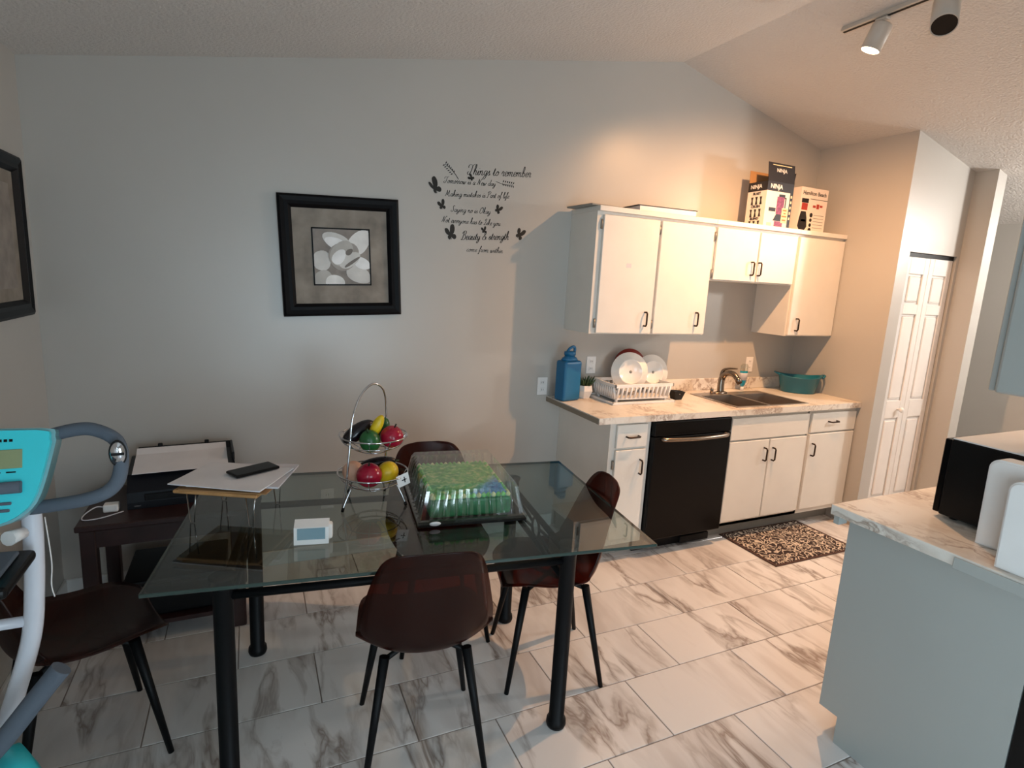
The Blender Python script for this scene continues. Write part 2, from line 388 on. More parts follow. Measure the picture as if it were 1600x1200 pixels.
# bifold pantry door
dr = bpy.data.objects.new('door_1', None); COL.objects.link(dr); dr['kind'] = 'structure'; dr.location = (.39, -.69, 0)
for k in range(2):
    x0 = .122+k*.269; x1 = x0+.266; bm = B(x0, x1, -.690, -.665, .012, 1.955)
    zz = [(.012, .19), (.80, .93), (1.56, 1.63), (1.84, 1.955)]
    for a, b_ in zz: box(bm, x0+.052, x1-.052, -.702, -.690, a, b_, .002, 1)
    for a, b_ in ((x0, x0+.052), (x1-.052, x1)): box(bm, a, b_, -.702, -.690, .012, 1.955, .002, 1)
    lf = wpart('door_leaf', bm, 'doorwhite', dr)
    for a, b_ in ((.19, .80), (.93, 1.56), (1.63, 1.84)): wpart('raised_panel', B(x0+.066, x1-.066, -.701, -.688, a+.016, b_-.016, .010, 1), 'doorwhite', lf)
    if k == 0: wpart('knob', xf(lathe([(.008, 0), (.008, .018), (.018, .024), (.020, .034), (.012, .042), (0, .043)], 14), (x0+.19, -.702, .865), (PI/2, 0, 0)), 'white', lf)
wpart('door_track', B(.115, .665, -.70, -.665, 1.957, 1.984), 'black', dr)

# ================================================================== CABINETS
def pull(x, y, z, L=.085, vert=True, out=.028):
    h = L/2
    p = [(x, y, z-h), (x, y-out, z-h), (x, y-out, z+h), (x, y, z+h)] if vert else [(x-h, y, z), (x-h, y-out, z), (x+h, y-out, z), (x+h, y, z)]
    q = [p[0], tuple(.25*a+.75*b for a, b in zip(p[0], p[1])), tuple(.9*a+.1*b for a, b in zip(p[1], p[2])), tuple(.1*a+.9*b for a, b in zip(p[1], p[2])), tuple(.75*a+.25*b for a, b in zip(p[2], p[3])), p[3]]
    return TB(q, .0055, 8)
def hinge(x, y, z):
    bm = B(x-.010, x+.004, y-.006, y+.002, z-.028, z+.028, .002, 1); tube(bm, [(x-.004, y-.007, z-.022), (x-.004, y-.007, z+.022)], .005, 8); return bm
UB, UT, UF, DF = 1.3561, 2.1026, -.302, -.322
def wall_cab(x0, x1, zb, label, doors):
    t_ = thing('wall_cabinet', label, 'cabinet', ((x0+x1)/2, -.15, zb), 0, 'white wall cabinets over the counter')
    b_ = wpart('body', B(x0, x1, UF, -.001, zb, UT-.03), 'cab', t_)
    wpart('top_board', B(x0, x1, DF-.006, -.001, UT-.03, UT, .002, 1), 'cab', t_)
    for (a, c, hx, hz, hinged) in doors:
        d = wpart('door', B(a, c, DF, UF-.001, zb+.006, UT-.048, .003, 1), 'cab', t_)
        wpart('handle', pull(hx, DF, hz), 'bronze', d)
        for hz2 in hinged: wpart('hinge', hinge(a-.004, UF-.004, hz2), 'hinge', d)
    return t_
wc = wall_cab(-2.1497, -1.257, UB, 'tall two-door white wall cabinet at the left end, over the dish rack', [(-2.112, -1.704, -1.762, 1.453, (2.0, 1.42)), (-1.688, -1.266, -1.352, 1.46, (2.0, 1.42))])
wpart('sticker', B(-1.93, -1.895, DF-.0008, DF, 1.76, 1.785), 'paper2', wc, 'small grey sticker mark')
wall_cab(-1.2565, -.4905, 1.717, 'short two-door white wall cabinet above the sink', [(-1.238, -.864, -.915, 1.81, (2.0, 1.76)), (-.852, -.50, -.848, 1.81, ())])
wall_cab(-.490, -.001, UB, 'single-door white wall cabinet against the right wall', [(-.474, -.008, -.41, 1.44, ())])
LF, LD = -.598, -.618
def base_cab(name, x0, x1, label, fronts):
    t_ = thing(name, label, 'cabinet', ((x0+x1)/2, -.3, 0), 0, 'white base cabinets under the counter')
    if 'sink' in label:
        bm = B(x0, x0+.018, LF, -.001, .11, .875); box(bm, x1-.018, x1, LF, -.001, .11, .875); box(bm, x0, x1, LF, LF+.018, .11, .70); box(bm, x0, x1, LF, -.001, .11, .13)
        box(bm, x0, x1, LF, LF+.018, .70, .875)
    else: bm = B(x0, x1, LF, -.001, .11, .875)
    wpart('body', bm, 'cab', t_)
    wpart('toe_kick', B(x0, x1, LF+.10, -.05, 0, .11), 'toekick', t_)
    for (kind, a, c, z0, z1, h) in fronts:
        d = wpart(kind, B(a, c, LD, LF-.001, z0, z1, .003, 1), 'cab', t_)
        if h: wpart('handle', pull(h[0], LD, h[1], vert=(kind == 'door')), 'bronze', d)
    return t_
bl_ = base_cab('base_cabinet', -2.14, -1.852, 'narrow white base cabinet with one drawer and door, left of the dishwasher', [('drawer', -2.102, -1.885, .722, .862, (-1.995, .79)), ('door', -2.102, -1.885, .15, .708, (-1.925, .60))])
wpart('hinge', hinge(-2.106, LF-.004, .62), 'hinge', bl_)
base_cab('sink_cabinet', -1.232, -.4855, 'white two-door sink base cabinet with a blank panel, right of the dishwasher', [('false_front', -1.218, -.502, .706, .852, None), ('door', -1.218, -.863, .145, .694, (-.905, .595)), ('door', -.853, -.502, .145, .694, (-.825, .59))])
base_cab('base_cabinet', -.485, -.001, 'white base cabinet with drawer and door in the right corner', [('drawer', -.474, -.012, .712, .85, (-.262, .785)), ('door', -.474, -.012, .145, .70, (-.44, .59))])
# dishwasher
dw = thing('dishwasher', 'black built-in dishwasher with curved bar handle', 'dishwasher', (-1.542, -.3, 0))
wpart('body', B(-1.848, -1.236, -.56, -.03, .10, .87), 'black', dw)
wpart('door', B(-1.846, -1.238, -.635, -.561, .115, .775, .006), 'blackgloss', dw)
wpart('control_panel', B(-1.846, -1.238, -.632, -.561, .779, .868, .006), 'blackgloss', dw)
hp = smoothpts([(-1.79, -.634, .765), (-1.77, -.665, .765), (-1.542, -.688, .765), (-1.31, -.665, .765), (-1.29, -.634, .765)], 6)
wpart('handle', xf(TB(hp, .013, 10)), 'nickel', dw, 'brushed metal bar handle')
wpart('kick_plate', B(-1.846, -1.238, -.52, -.48, .0, .10), 'black', dw)
wpart('lower_vent', B(-1.50, -1.26, -.57, -.55, .02, .07, .004, 1), 'blackmetal', dw)

# worktop with sink cut-out
CX0 = -2.244; SX0, SX1, SY0, SY1 = -1.155, -.49, -.585, -.135
wt = thing('worktop', 'pale marbled laminate worktop with backsplash along the back wall', 'worktop', (-1.1, -.3, .876))
hx0, hx1, hy0, hy1 = SX0+.012, SX1-.012, SY0+.012, SY1-.012
bm = B(CX0, hx0, -.635, -.001, .876, .914); box(bm, hx1, -.001, -.635, -.001, .876, .914); box(bm, hx0, hx1, -.635, hy0, .876, .914); box(bm, hx0, hx1, hy1, -.001, .876, .914)
wpart('slab', bm, 'counter', wt)
wpart('backsplash', B(-1.9, -.001, -.021, -.001, .9145, 1.0, .003, 1), 'counter', wt)
wpart('end_edge', B(CX0-.003, CX0, -.630, -.002, .879, .908), 'rawedge', wt, 'raw brown end of the board')
# sink
sk = thing('sink', 'stainless steel double-bowl kitchen sink', 'sink', ((SX0+SX1)/2, (SY0+SY1)/2, .75))
mx_ = (SX0+SX1)/2-.02
def sheet(bm, x0, x1, y0, y1, z0, z1): return box(bm, x0, x1, y0, y1, z0, z1, .0015, 1)
bm = new(); zt = (.9145, .9185); by1 = SY1-.085
sheet(bm, SX0, SX1, SY0, SY0+.024, *zt); sheet(bm, SX0, SX1, by1, SY1, *zt); sheet(bm, SX0, SX0+.024, SY0+.024, by1, *zt); sheet(bm, SX1-.024, SX1, SY0+.024, by1, *zt); sheet(bm, mx_-.012, mx_+.012, SY0+.024, by1, *zt)
wpart('rim', bm, 'steel', sk)
for a, c in ((SX0+.022, mx_-.010), (mx_+.010, SX1-.022)):
    y0, y1 = SY0+.022, by1+.002; bm = new(); th = .003; zb = .75
    box(bm, a, c, y0, y1, zb, zb+th); box(bm, a, a+th, y0, y1, zb, .9145); box(bm, c-th, c, y0, y1, zb, .9145); box(bm, a, c, y0, y0+th, zb, .9145); box(bm, a, c, y1-th, y1, zb, .9145)
    bo = wpart('bowl', bm, 'steel', sk)
    wpart('drain', lathe([(.0, .004), (.03, .004), (.04, .0065), (.042, .003)], 18, ((a+c)/2, (y0+y1)/2, zb)), 'nickel', bo)
# faucet
fx, fy, fz = -.895, -.165, .9187
fc = thing('faucet', 'brushed nickel single-lever kitchen faucet behind the sink bowls', 'faucet', (fx, fy, fz))
part('base', lathe([(.034, 0), (.034, .006), (.026, .012), (0, .012)], 20, sx=1.8, sy=.8), 'nickel', fc)
sp_ = smoothpts([(0, 0, .01), (0, .004, .06), (.005, .002, .115), (.01, -.03, .150), (.015, -.085, .155), (.018, -.125, .128)], 6)
part('spout', TB(sp_, [.025-.006*i/(len(sp_)-1) for i in range(len(sp_))], 12), 'nickel', fc)
part('spray_head', TB([(.0175, -.118, .134), (.0185, -.132, .120), (.020, -.150, .100)], [.019, .022, .019], 12), 'nickel', fc)
lv = smoothpts([(0, .01, .125), (.004, .004, .165), (.02, -.03, .185), (.05, -.085, .192)], 5)
part('lever', TB(lv, [.014-.009*i/(len(lv)-1) for i in range(len(lv))], 10), 'nickel', fc)
part('cap', lathe([(.012, .0), (.012, .03), (.009, .04), (0, .042)], 12, (-.075, .01, 0)), 'nickel', fc)
# soap bottle
sb_ = thing('soap_bottle', 'upturned bottle of blue dish soap leaning behind the sink', 'bottle', (-.60, -.085, .9147))
part('cap', lathe([(0, 0), (.013, 0), (.014, .022), (.011, .028), (0, .028)], 14), 'white', sb_)
part('liquid', lathe([(.010, .028), (.020, .04), (.030, .075), (.034, .12), (.033, .150), (0, .150)], 20, sx=1.05, sy=.6), 'soap', sb_)
part('bottle_top', lathe([(.033, .1505), (.032, .19), (.022, .203), (0, .205)], 20, sx=1.05, sy=.6), 'clearcap', sb_)
part('label', lathe([(.0312, .080), (.0347, .12), (.0345, .135)], 20, sx=1.05, sy=.6), 'paper2', sb_)
# teal tub
tb = thing('wash_tub', 'teal plastic wash tub with curled handles in the counter corner', 'tub', (-.165, -.225, .9147), math.radians(-38))
prof = [(0, 0), (.115, 0), (.122, .006), (.150, .115), (.160, .118), (.160, .124), (.146, .122), (.118, .012), (0, .009)]
b1 = lathe(prof, 32, sx=1.0, sy=.70)
for v in b1.verts:
    if v.co.z > .1: v.co.z += .022*(abs(v.co.x)/.16)**3
part('basin', b1, 'tealtub', tb)
for s in (-1, 1): part('handle', TB(smoothpts([(s*.15, -.05, .13), (s*.172, -.025, .142), (s*.174, .025, .142), (s*.15, .05, .13)], 5), .007, 8), 'tealtub', tb)
# outlets
def outlet(name, x, z, label, y=0):
    o = thing(name, label, 'outlet', (x, y, z-.06))
    wpart('cover_plate', B(x-.036, x+.036, y-.006, y-.0005, z-.058, z+.058, .002, 1), 'white', o)
    for dz in (-.024, .024):
        s_ = wpart('socket', B(x-.017, x+.017, y-.009, y-.006, z+dz-.015, z+dz+.015, .003, 1), 'white', o)
        for dx in (-.006, .006): wpart('slot', B(x+dx-.0012, x+dx+.0012, y-.0095, y-.0089, z+dz-.005, z+dz+.007), 'black', s_)
outlet('wall_outlet', -1.921, 1.115, 'white double wall outlet behind the potted succulent')
outlet('wall_outlet', -.466, 1.10, 'white double wall outlet behind the soap bottle')
outlet('wall_outlet', -3.63, .36, 'white wall outlet low on the wall behind the dining table')
outlet('wall_outlet', -2.283, .98, 'white wall outlet beside the counter end, left of the blue jug')

# ------------------------------------------------------------------ things on the worktop
WZ = .9146
jg = thing('water_jug', 'large blue plastic water jug with handle cap on the counter end', 'jug', (-2.172, -.14, WZ), math.radians(12))
b1 = B(-.072, .072, -.048, .048, 0, .255, .016, 3)
part('body', b1, 'bluejug', jg)
part('shoulder', xf(lathe([(.058, .2555), (.050, .272), (.036, .280), (.034, .288), (0, .288)], 20, sx=1.05, sy=.75)), 'bluejug', jg)
part('lid', lathe([(.040, .2885), (.040, .308), (.036, .312), (0, .312)], 18, sx=.95, sy=.9), 'bluejug', jg)
part('carry_loop', TB(smoothpts([(-.02, 0, .312), (.0, 0, .333), (.03, 0, .340), (.040, 0, .325), (.036, 0, .30)], 5), .009, 8), 'bluejug', jg)
pt = thing('potted_succulent', 'small dark green succulent in a white faceted pot', 'potted plant', (-2.022, -.10, WZ))
b1 = lathe([(0, 0), (.040, 0), (.062, .05), (.055, .085), (.049, .085), (.046, .072), (0, .072)], 6, smooth=False); part('pot', b1, 'ceramic', pt)
part('soil', lathe([(0, .076), (.045, .0745), (.045, .0725)], 12), 'soil', pt)
for i in range(26):
    a = i*2.4; tl = .25+.75*(i/26); L = .055+.03*random.random(); d = Vector((math.cos(a)*tl, math.sin(a)*tl, 1.25-tl*.75)).normalized()
    p0 = Vector((math.cos(a)*.018, math.sin(a)*.018, .074)); pp = [p0, p0+d*L*.4, p0+d*L*.8+Vector((0, 0, .003)), p0+d*L+Vector((0, 0, .008))]
    part('leaf', TB(pp, [.006, .008, .0055, .001], 5), 'leaf', pt)
# dish rack
rk = thing('dish_rack', 'white plastic dish rack with drip tray beside the sink', 'dish rack', (-1.715, -.195, WZ))
rx0, rx1, ry0, ry1 = -1.93, -1.485, -.325, -.065
bm = B(rx0-.035, rx1+.012, ry0-.03, ry1+.03, WZ, WZ+.006, .002, 1)
for a in ((rx0-.035, rx0-.027, ry0-.03, ry1+.03), (rx1+.004, rx1+.012, ry0-.03, ry1+.03)): box(bm, *a, WZ+.006, WZ+.016, .002, 1)
for a in ((ry0-.03, ry0-.022), (ry1+.022, ry1+.03)): box(bm, rx0-.035, rx1+.012, a[0], a[1], WZ+.006, WZ+.016, .002, 1)
wpart('drip_tray', bm, 'white', rk)
zr0, zr1 = WZ+.022, WZ+.125
bm = B(rx0+.014, rx1-.014, ry0+.014, ry1-.014, zr0, zr0+.004)
for sx_, sy_ in ((0, 0), (1, 0), (0, 1), (1, 1)): box(bm, (rx0+.02, rx1-.035)[sx_], (rx0+.035, rx1-.02)[sx_], (ry0+.02, ry1-.035)[sy_], (ry0+.035, ry1-.02)[sy_], WZ+.006, zr0)
wpart('rack_floor', bm, 'white', rk)
def rimring(z, o, th, h):
    bm = B(rx0-o, rx1+o, ry0-o, ry0-o+th, z, z+h, .002, 1); box(bm, rx0-o, rx1+o, ry1+o-th, ry1+o, z, z+h, .002, 1)
    box(bm, rx0-o, rx0-o+th, ry0-o, ry1+o, z, z+h, .002, 1); box(bm, rx1+o-th, rx1+o, ry0-o, ry1+o, z, z+h, .002, 1); return bm
wpart('top_rim', rimring(zr1-.022, .008, .010, .022), 'white', rk)
wpart('lower_rim', rimring(zr0, -.012, .005, .014), 'white', rk)
def slat(p, q, w_=.007): return TB([p, q], w_, 4)
for i in range(13):
    x = rx0+.02+i*(rx1-rx0-.04)/12
    wpart('slat', slat((x, ry0+.012, zr0+.01), (x, ry0-.004, zr1-.02)), 'white', rk); wpart('slat', slat((x, ry1-.012, zr0+.01), (x, ry1+.004, zr1-.02)), 'white', rk)
for i in range(11):
    y = ry0+.02+i*(ry1-ry0-.04)/10
    wpart('slat', slat((rx0+.012, y, zr0+.01), (rx0-.004, y, zr1-.02), .011), 'white', rk); wpart('slat', slat((rx1-.012, y, zr0+.01), (rx1+.004, y, zr1-.02)), 'white', rk)
def plate(name, c, R, tilt, yaw, mat, label, cat, group=None, foot=True):
    s = R/.13
    prof = [(0, .004), (.075, .004), (.078, 0), (.083, 0), (.085, .005), (.128, .022), (.13, .025), (.126, .0265), (.082, .010), (0, .008)]
    o = thing(name, label, cat, c, 0, group); o.rotation_euler = (PI/2-tilt, 0, yaw)
    part('dish', lathe([(r*s, -z*s) for r, z in prof], 40), mat, o)
    if foot: part("maker_mark", lathe([(0, -.0030*s), (.010*s, -.0030*s), (.010*s, -.0040*s)], 10), 'toekick', o)
    return o
plate('plate', (-1.745, -.215, WZ+.185), .130, .16, math.radians(-14), 'ceramic', 'larger white plate, left one standing in the dish rack', 'plate', 'plates in the dish rack')
plate('plate', (-1.53, -.175, WZ+.172), .122, .18, math.radians(-10), 'ceramic', 'white plate on the right, half behind the larger plate', 'plate', 'plates in the dish rack')
plate('bowl_lid', (-1.655, -.090, WZ+.200), .122, .13, math.radians(-10), 'redlid', 'dark red round lid peeking out behind the plates', 'lid', None, False)
uc = thing('utensil_holder', 'black utensil holder with a side peg behind the plates', 'holder', (-1.40, -.06, WZ), 0)
part('body', B(-.034, .034, -.03, .03, 0, .205, .008), 'black', uc)
part('peg', TB([(.03, -.01, .115), (.062, -.01, .115)], .008, 8), 'black', uc)
cb = thing('sponge_caddy', 'small black open caddy between dish rack and sink', 'caddy', (-1.392, -.27, WZ))
bm = new(); v = [bm.verts.new(c) for c in ((-.032, -.022, 0), (.026, -.022, 0), (.026, .022, 0), (-.032, .022, 0), (-.046, -.032, .062), (.046, -.032, .055), (.046, .032, .055), (-.046, .032, .062), (-.041, -.027, .062), (.041, -.027, .055), (.041, .027, .055), (-.041, .027, .062), (-.029, -.019, .006), (.023, -.019, .006), (.023, .019, .006), (-.029, .019, .006))]
bm.faces.new(v[3::-1]); bm.faces.new(v[12:16])
for a, b_ in ((0, 4), (4, 8), (8, 12)):
    for k in range(4): bm.faces.new((v[a+k], v[a+(k+1) % 4], v[b_+(k+1) % 4], v[b_+k]))
bmesh.ops.recalc_face_normals(bm, faces=bm.faces); part('tub', bm, 'black', cb); part('rivet', lathe([(.004, 0), (.003, .002), (0, .002)], 8, (0, 0, 0)) if False else xf(lathe([(.004, 0), (.003, .002), (0, .002)], 8), (0, -.030, .04), (PI/2+.25, 0, 0)), 'steel', cb)

# ------------------------------------------------------------------ on top of the wall cabinets
TZ = UT+.0005
bd = thing('ring_binder', 'dark flat binder lying on top of the wall cabinets', 'binder', (-1.60, -.19, TZ), math.radians(-4))
part('cover', B(-.24, .20, -.10, .13, .034, .039, .002, 1), 'boxdark', bd); part('back_cover', B(-.24, .20, -.10, .13, 0, .004), 'boxdark', bd); part('pages', B(-.225, .19, -.097, .125, .004, .034), 'paper', bd)
tr_ = solo('serving_tray', xf(B(-.10, .13, -.13, .13, 0, .010, .003, 1), (-2.10, -.16, TZ), (0, 0, .08)), 'toekick', 'thin grey tray overhanging the left end of the wall cabinets', 'tray')
bx = thing('blender_box', 'tall open blender carton with black flaps and a purple blender printed', 'box', (-.675, -.1875, TZ))
X0, X1, Y0, Y1, Z0, Z1 = -.80, -.55, -.27, -.105, TZ, 2.402
bm = B(X0, X1, Y0, Y0+.004, Z0, Z1); box(bm, X0, X1, Y1-.004, Y1, Z0, Z1); box(bm, X0, X0+.004, Y0+.004, Y1-.004, Z0, Z1); box(bm, X1-.004, X1, Y0+.004, Y1-.004, Z0, Z1); box(bm, X0, X1, Y0, Y1, Z0, Z0+.004)
wpart('carton', bm, 'boxwhite', bx)
def F(x0, x1, z0, z1, m, name='print', d=.0006): return wpart(name, B(X0+x0, X0+x1, Y0-d, Y0, Z0+z0, Z0+z1), m, bx)
def L(y0, y1, z0, z1, m, name='print', d=.0006): return wpart(name, B(X0-d, X0, Y1-y1, Y1-y0, Z0+z0, Z0+z1), m, bx)
F(.0, .25, .238, .2995, 'boxdark', 'black_band'); L(.0, .165, .238, .2995, 'boxdark', 'black_band'); F(.222, .25, .0, .238, 'boxdark', 'black_strip')
F(.105, .175, .09, .205, 'purple', 'jar_print'); F(.118, .178, .205, .222, 'boxdark', 'lid_print'); F(.182, .192, .10, .205, 'boxdark', 'jar_handle_print'); F(.175, .19, .195, .205, 'boxdark', 'jar_handle_print')
wpart('base_print', prism([(X0+.085, Z0+.045), (X0+.175, Z0+.045), (X0+.165, Z0+.09), (X0+.11, Z0+.09)], 1, Y0-.0006, Y0), 'boxdark', bx)
F(.10, .18, .0, .043, 'purple'); F(.035, .10, .105, .13, 'boxdark'); F(.16, .218, .035, .135, 'boxlabel', 'label_print', .0012); F(.03, .075, .0, .03, 'boxlabel')
for z, a, b_ in ((.115, .17, .205), (.095, .18, .20), (.075, .165, .21), (.05, .17, .205)): F(a, b_, z, z+.009, 'kraft', 'print_rule', .0018)
wpart('brand_lettering', on_front(text_bm('NINJA', .042, bold=.0006), X0+.085, Y0-.0012, Z0+.255), 'white', bx)
wpart('brand_lettering', on_left(text_bm('NINJA', .036, bold=.0006), X0-.0012, Y1-.07, Z0+.257), 'white', bx)
for s, z in (('BLAST', .214), ('CRUSH', .128), ('BLEND', .047)): wpart('lettering', on_left(text_bm(s, .024, bold=.0008), X0-.0012, Y1-.082, Z0+z), 'boxdark', bx)
for zc in (.148, .066, -.012):
    for yc in (.045, .082, .12):
        z0 = max(zc, .004)
        pts = [(Y1-yc-.012, Z0+z0), (Y1-yc+.008, Z0+z0), (Y1-yc+.004, Z0+zc+.03), (Y1-yc+.011, Z0+zc+.052), (Y1-yc-.010, Z0+zc+.052), (Y1-yc-.006, Z0+zc+.03)]
        wpart('pictogram', prism(pts, 0, X0-.0006, X0), 'boxdark', bx)
for i in range(5): F(.230, .243, .205-i*.036, .222-i*.036, 'boxlabel', 'print_mark', .0012)
wpart('front_flap', xf(B(0, .25, -.003, 0, 0, .125), (X0, Y0+.002, Z1), (-.12, 0, 0)), 'boxdark', bx)
wpart('brand_lettering', xf(on_front(text_bm('NINJA', .036), .125, -.0042, .065), (X0, Y0+.002, Z1), (-.12, 0, 0)), 'white', bx)
wpart('flap_line', xf(B(.04, .22, -.0036, -.003, .108, .113), (X0, Y0+.002, Z1), (-.12, 0, 0)), 'boxlabel', bx)
wpart('back_flap', xf(B(0, .25, -.003, 0, 0, .085), (X0, Y1-.002, Z1), (-.05, 0, 0)), 'kraft', bx)
wpart('side_flap', xf(B(-.003, 0, 0, .16, 0, .075), (X1-.002, Y0+.003, Z1), (0, .15, 0)), 'boxdark', bx)
b2 = thing('blender_box', 'smaller white blender carton against the right wall, beside the open carton', 'box', (-.27, -.15, TZ))
X0, X1, Y0, Y1, Z0, Z1 = -.405, -.125, -.215, -.05, TZ, 2.415
wpart('carton', B(X0, X1, Y0, Y1, Z0, Z1), 'boxwhite', b2)
bx = b2
wpart('brand_lettering', on_front(text_bm('Hamilton Beach', .038, bold=.0005), X0+.14, Y0-.0008, Z0+.262), 'boxdark', bx)
F(.10, .28, .234, .2375, 'boxdark', 'rule'); F(.015, .085, .205, .235, 'boxdark', 'lid_print'); F(.02, .08, .155, .203, 'boxred', 'jar_print')
wpart('base_print', prism([(X0+.0, Z0+.04), (X0+.02, Z0+.015), (X0+.075, Z0+.015), (X0+.095, Z0+.04), (X0+.085, Z0+.10), (X0+.07, Z0+.145), (X0+.02, Z0+.145), (X0+.008, Z0+.10)], 1, Y0-.0006, Y0), 'boxdark', bx)
F(.03, .075, .075, .09, 'toekick'); F(.135, .165, .178, .195, 'boxred', 'print_mark'); F(.172, .20, .172, .205, 'boxred', 'print_mark'); F(.206, .235, .185, .20, 'boxred', 'print_mark')
for k, r in enumerate((.016, .013, .013, .016)): wpart('pictogram', xf(lathe([(r, 0), (r, .0006), (0, .0006)], 14), (X0+.128, Y0, Z0+.125-k*.035), (PI/2, 0, 0)), 'boxdark', bx)
for k in range(5): F(.155, .26, .125-k*.022, .129-k*.022, 'toekick', 'text_rule')

# ------------------------------------------------------------------ pictures
def picture(name, label, loc, rot, w_, h_, fr, matw, inner, flower):
    o = thing(name, label, 'picture', loc); o.rotation_euler = rot
    d = .03
    prof = [(0, 0), (0, .022), (.012, .030), (fr*.5, .024), (fr*.75, .026), (fr, .010), (fr, 0)]   # (inwards, height)
    for k in range(4):      # four mitred mouldings
        bm = new(); hw, hh = w_/2, h_/2
        def P(side, end, i, z):
            a = (hw-i); b_ = (hh-i)
            c = [(-a, b_), (a, b_), (a, -b_), (-a, -b_)]
            p = c[(side+end) % 4]; return bm.verts.new((p[0], -z, p[1]))
        A = [P(k, 0, i, z) for i, z in prof]; E_ = [P(k, 1, i, z) for i, z in prof]; n = len(prof)
        for q in range(n): bm.faces.new((A[q], A[(q+1) % n], E_[(q+1) % n], E_[q]))
        bm.faces.new(A); bm.faces.new(E_[::-1]); bmesh.ops.recalc_face_normals(bm, faces=bm.faces)
        part('frame_moulding', bm, 'frameblack', o)
    part('mat_board', B(-w_/2+fr-.004, w_/2-fr+.004, -.008, -.002, -h_/2+fr-.004, h_/2-fr+.004), 'matboard', o)
    if flower:
        iw, ih = inner
        bm = B(-iw/2, iw/2, -.0105, -.008, ih/2-.007, ih/2); box(bm, -iw/2, iw/2, -.0105, -.008, -ih/2, -ih/2+.007); box(bm, -iw/2, -iw/2+.007, -.0105, -.008, -ih/2, ih/2); box(bm, iw/2-.007, iw/2, -.0105, -.008, -ih/2, ih/2)
        part('inner_border', bm, 'frameblack', o)
        part('print', B(-iw/2+.007, iw/2-.007, -.0090, -.008, -ih/2+.007, ih/2-.007), 'printbg', o)
        lim = iw/2-.0075
        def petal(cx, cz_, rx, rz, a, m, k):
            pts = []
            for q in range(22):
                t_ = 2*PI*q/22; x = rx*math.cos(t_)*(1+.18*math.cos(t_)); z = rz*math.sin(t_)
                X = cx+x*math.cos(a)-z*math.sin(a); Zz = cz_+x*math.sin(a)+z*math.cos(a)
                pts.append((max(-lim, min(lim, X)), max(-lim, min(lim, Zz))))
            y = -.0090-.0003*k
            part('petal', prism(pts, 1, y-.0003, y), m, o)
        s = iw/.30
        for k, (cx, cz_, rx, rz, a, m) in enumerate([(-.10, -.02, .05, .052, PI, 'petal1'), (-.10, -.11, .055, .04, 3.6, 'petal2'), (-.04, -.135, .05, .05, 4.5, 'petal0'), (.085, .07, .075, .05, .9, 'petal0'), (.075, -.085, .07, .045, -.45, 'petal1'), (-.015, .075, .075, .042, 2.7, 'petal1'), (-.02, .065, .06, .03, 2.75, 'petal4'), (.10, -.03, .045, .03, -.4, 'petal4'), (.0, .0, .082, .072, .6, 'petal3'), (-.005, .01, .072, .055, 1.0, 'petal2'), (.03, -.02, .062, .035, .55, 'petal1'), (-.02, -.005, .045, .03, .9, 'petal4'), (.035, .025, .022, .014, .7, 'petal5'), (.045, -.03, .05, .008, .6, 'petal5')]):
            petal(cx*s, cz_*s, rx*s, rz*s, a, m, k+1)
    else:
        part('print', B(-w_/2+fr+.05, w_/2-fr-.05, -.0085, -.008, -h_/2+fr+.05, h_/2-fr-.05), 'printbg', o)
    return o
picture('picture_frame', 'square black frame with a white flower print on the back wall', (-3.548, -.001, 1.722), (0, -.044, 0), .618, .622, .066, .09, (.302, .300), True)
picture('picture_frame', 'black-framed picture on the left wall, cut off by the photo edge', (LX+.001, -.45, 1.715), (0, 0, PI/2), .62, .64, .066, .09, (.3, .3), False)

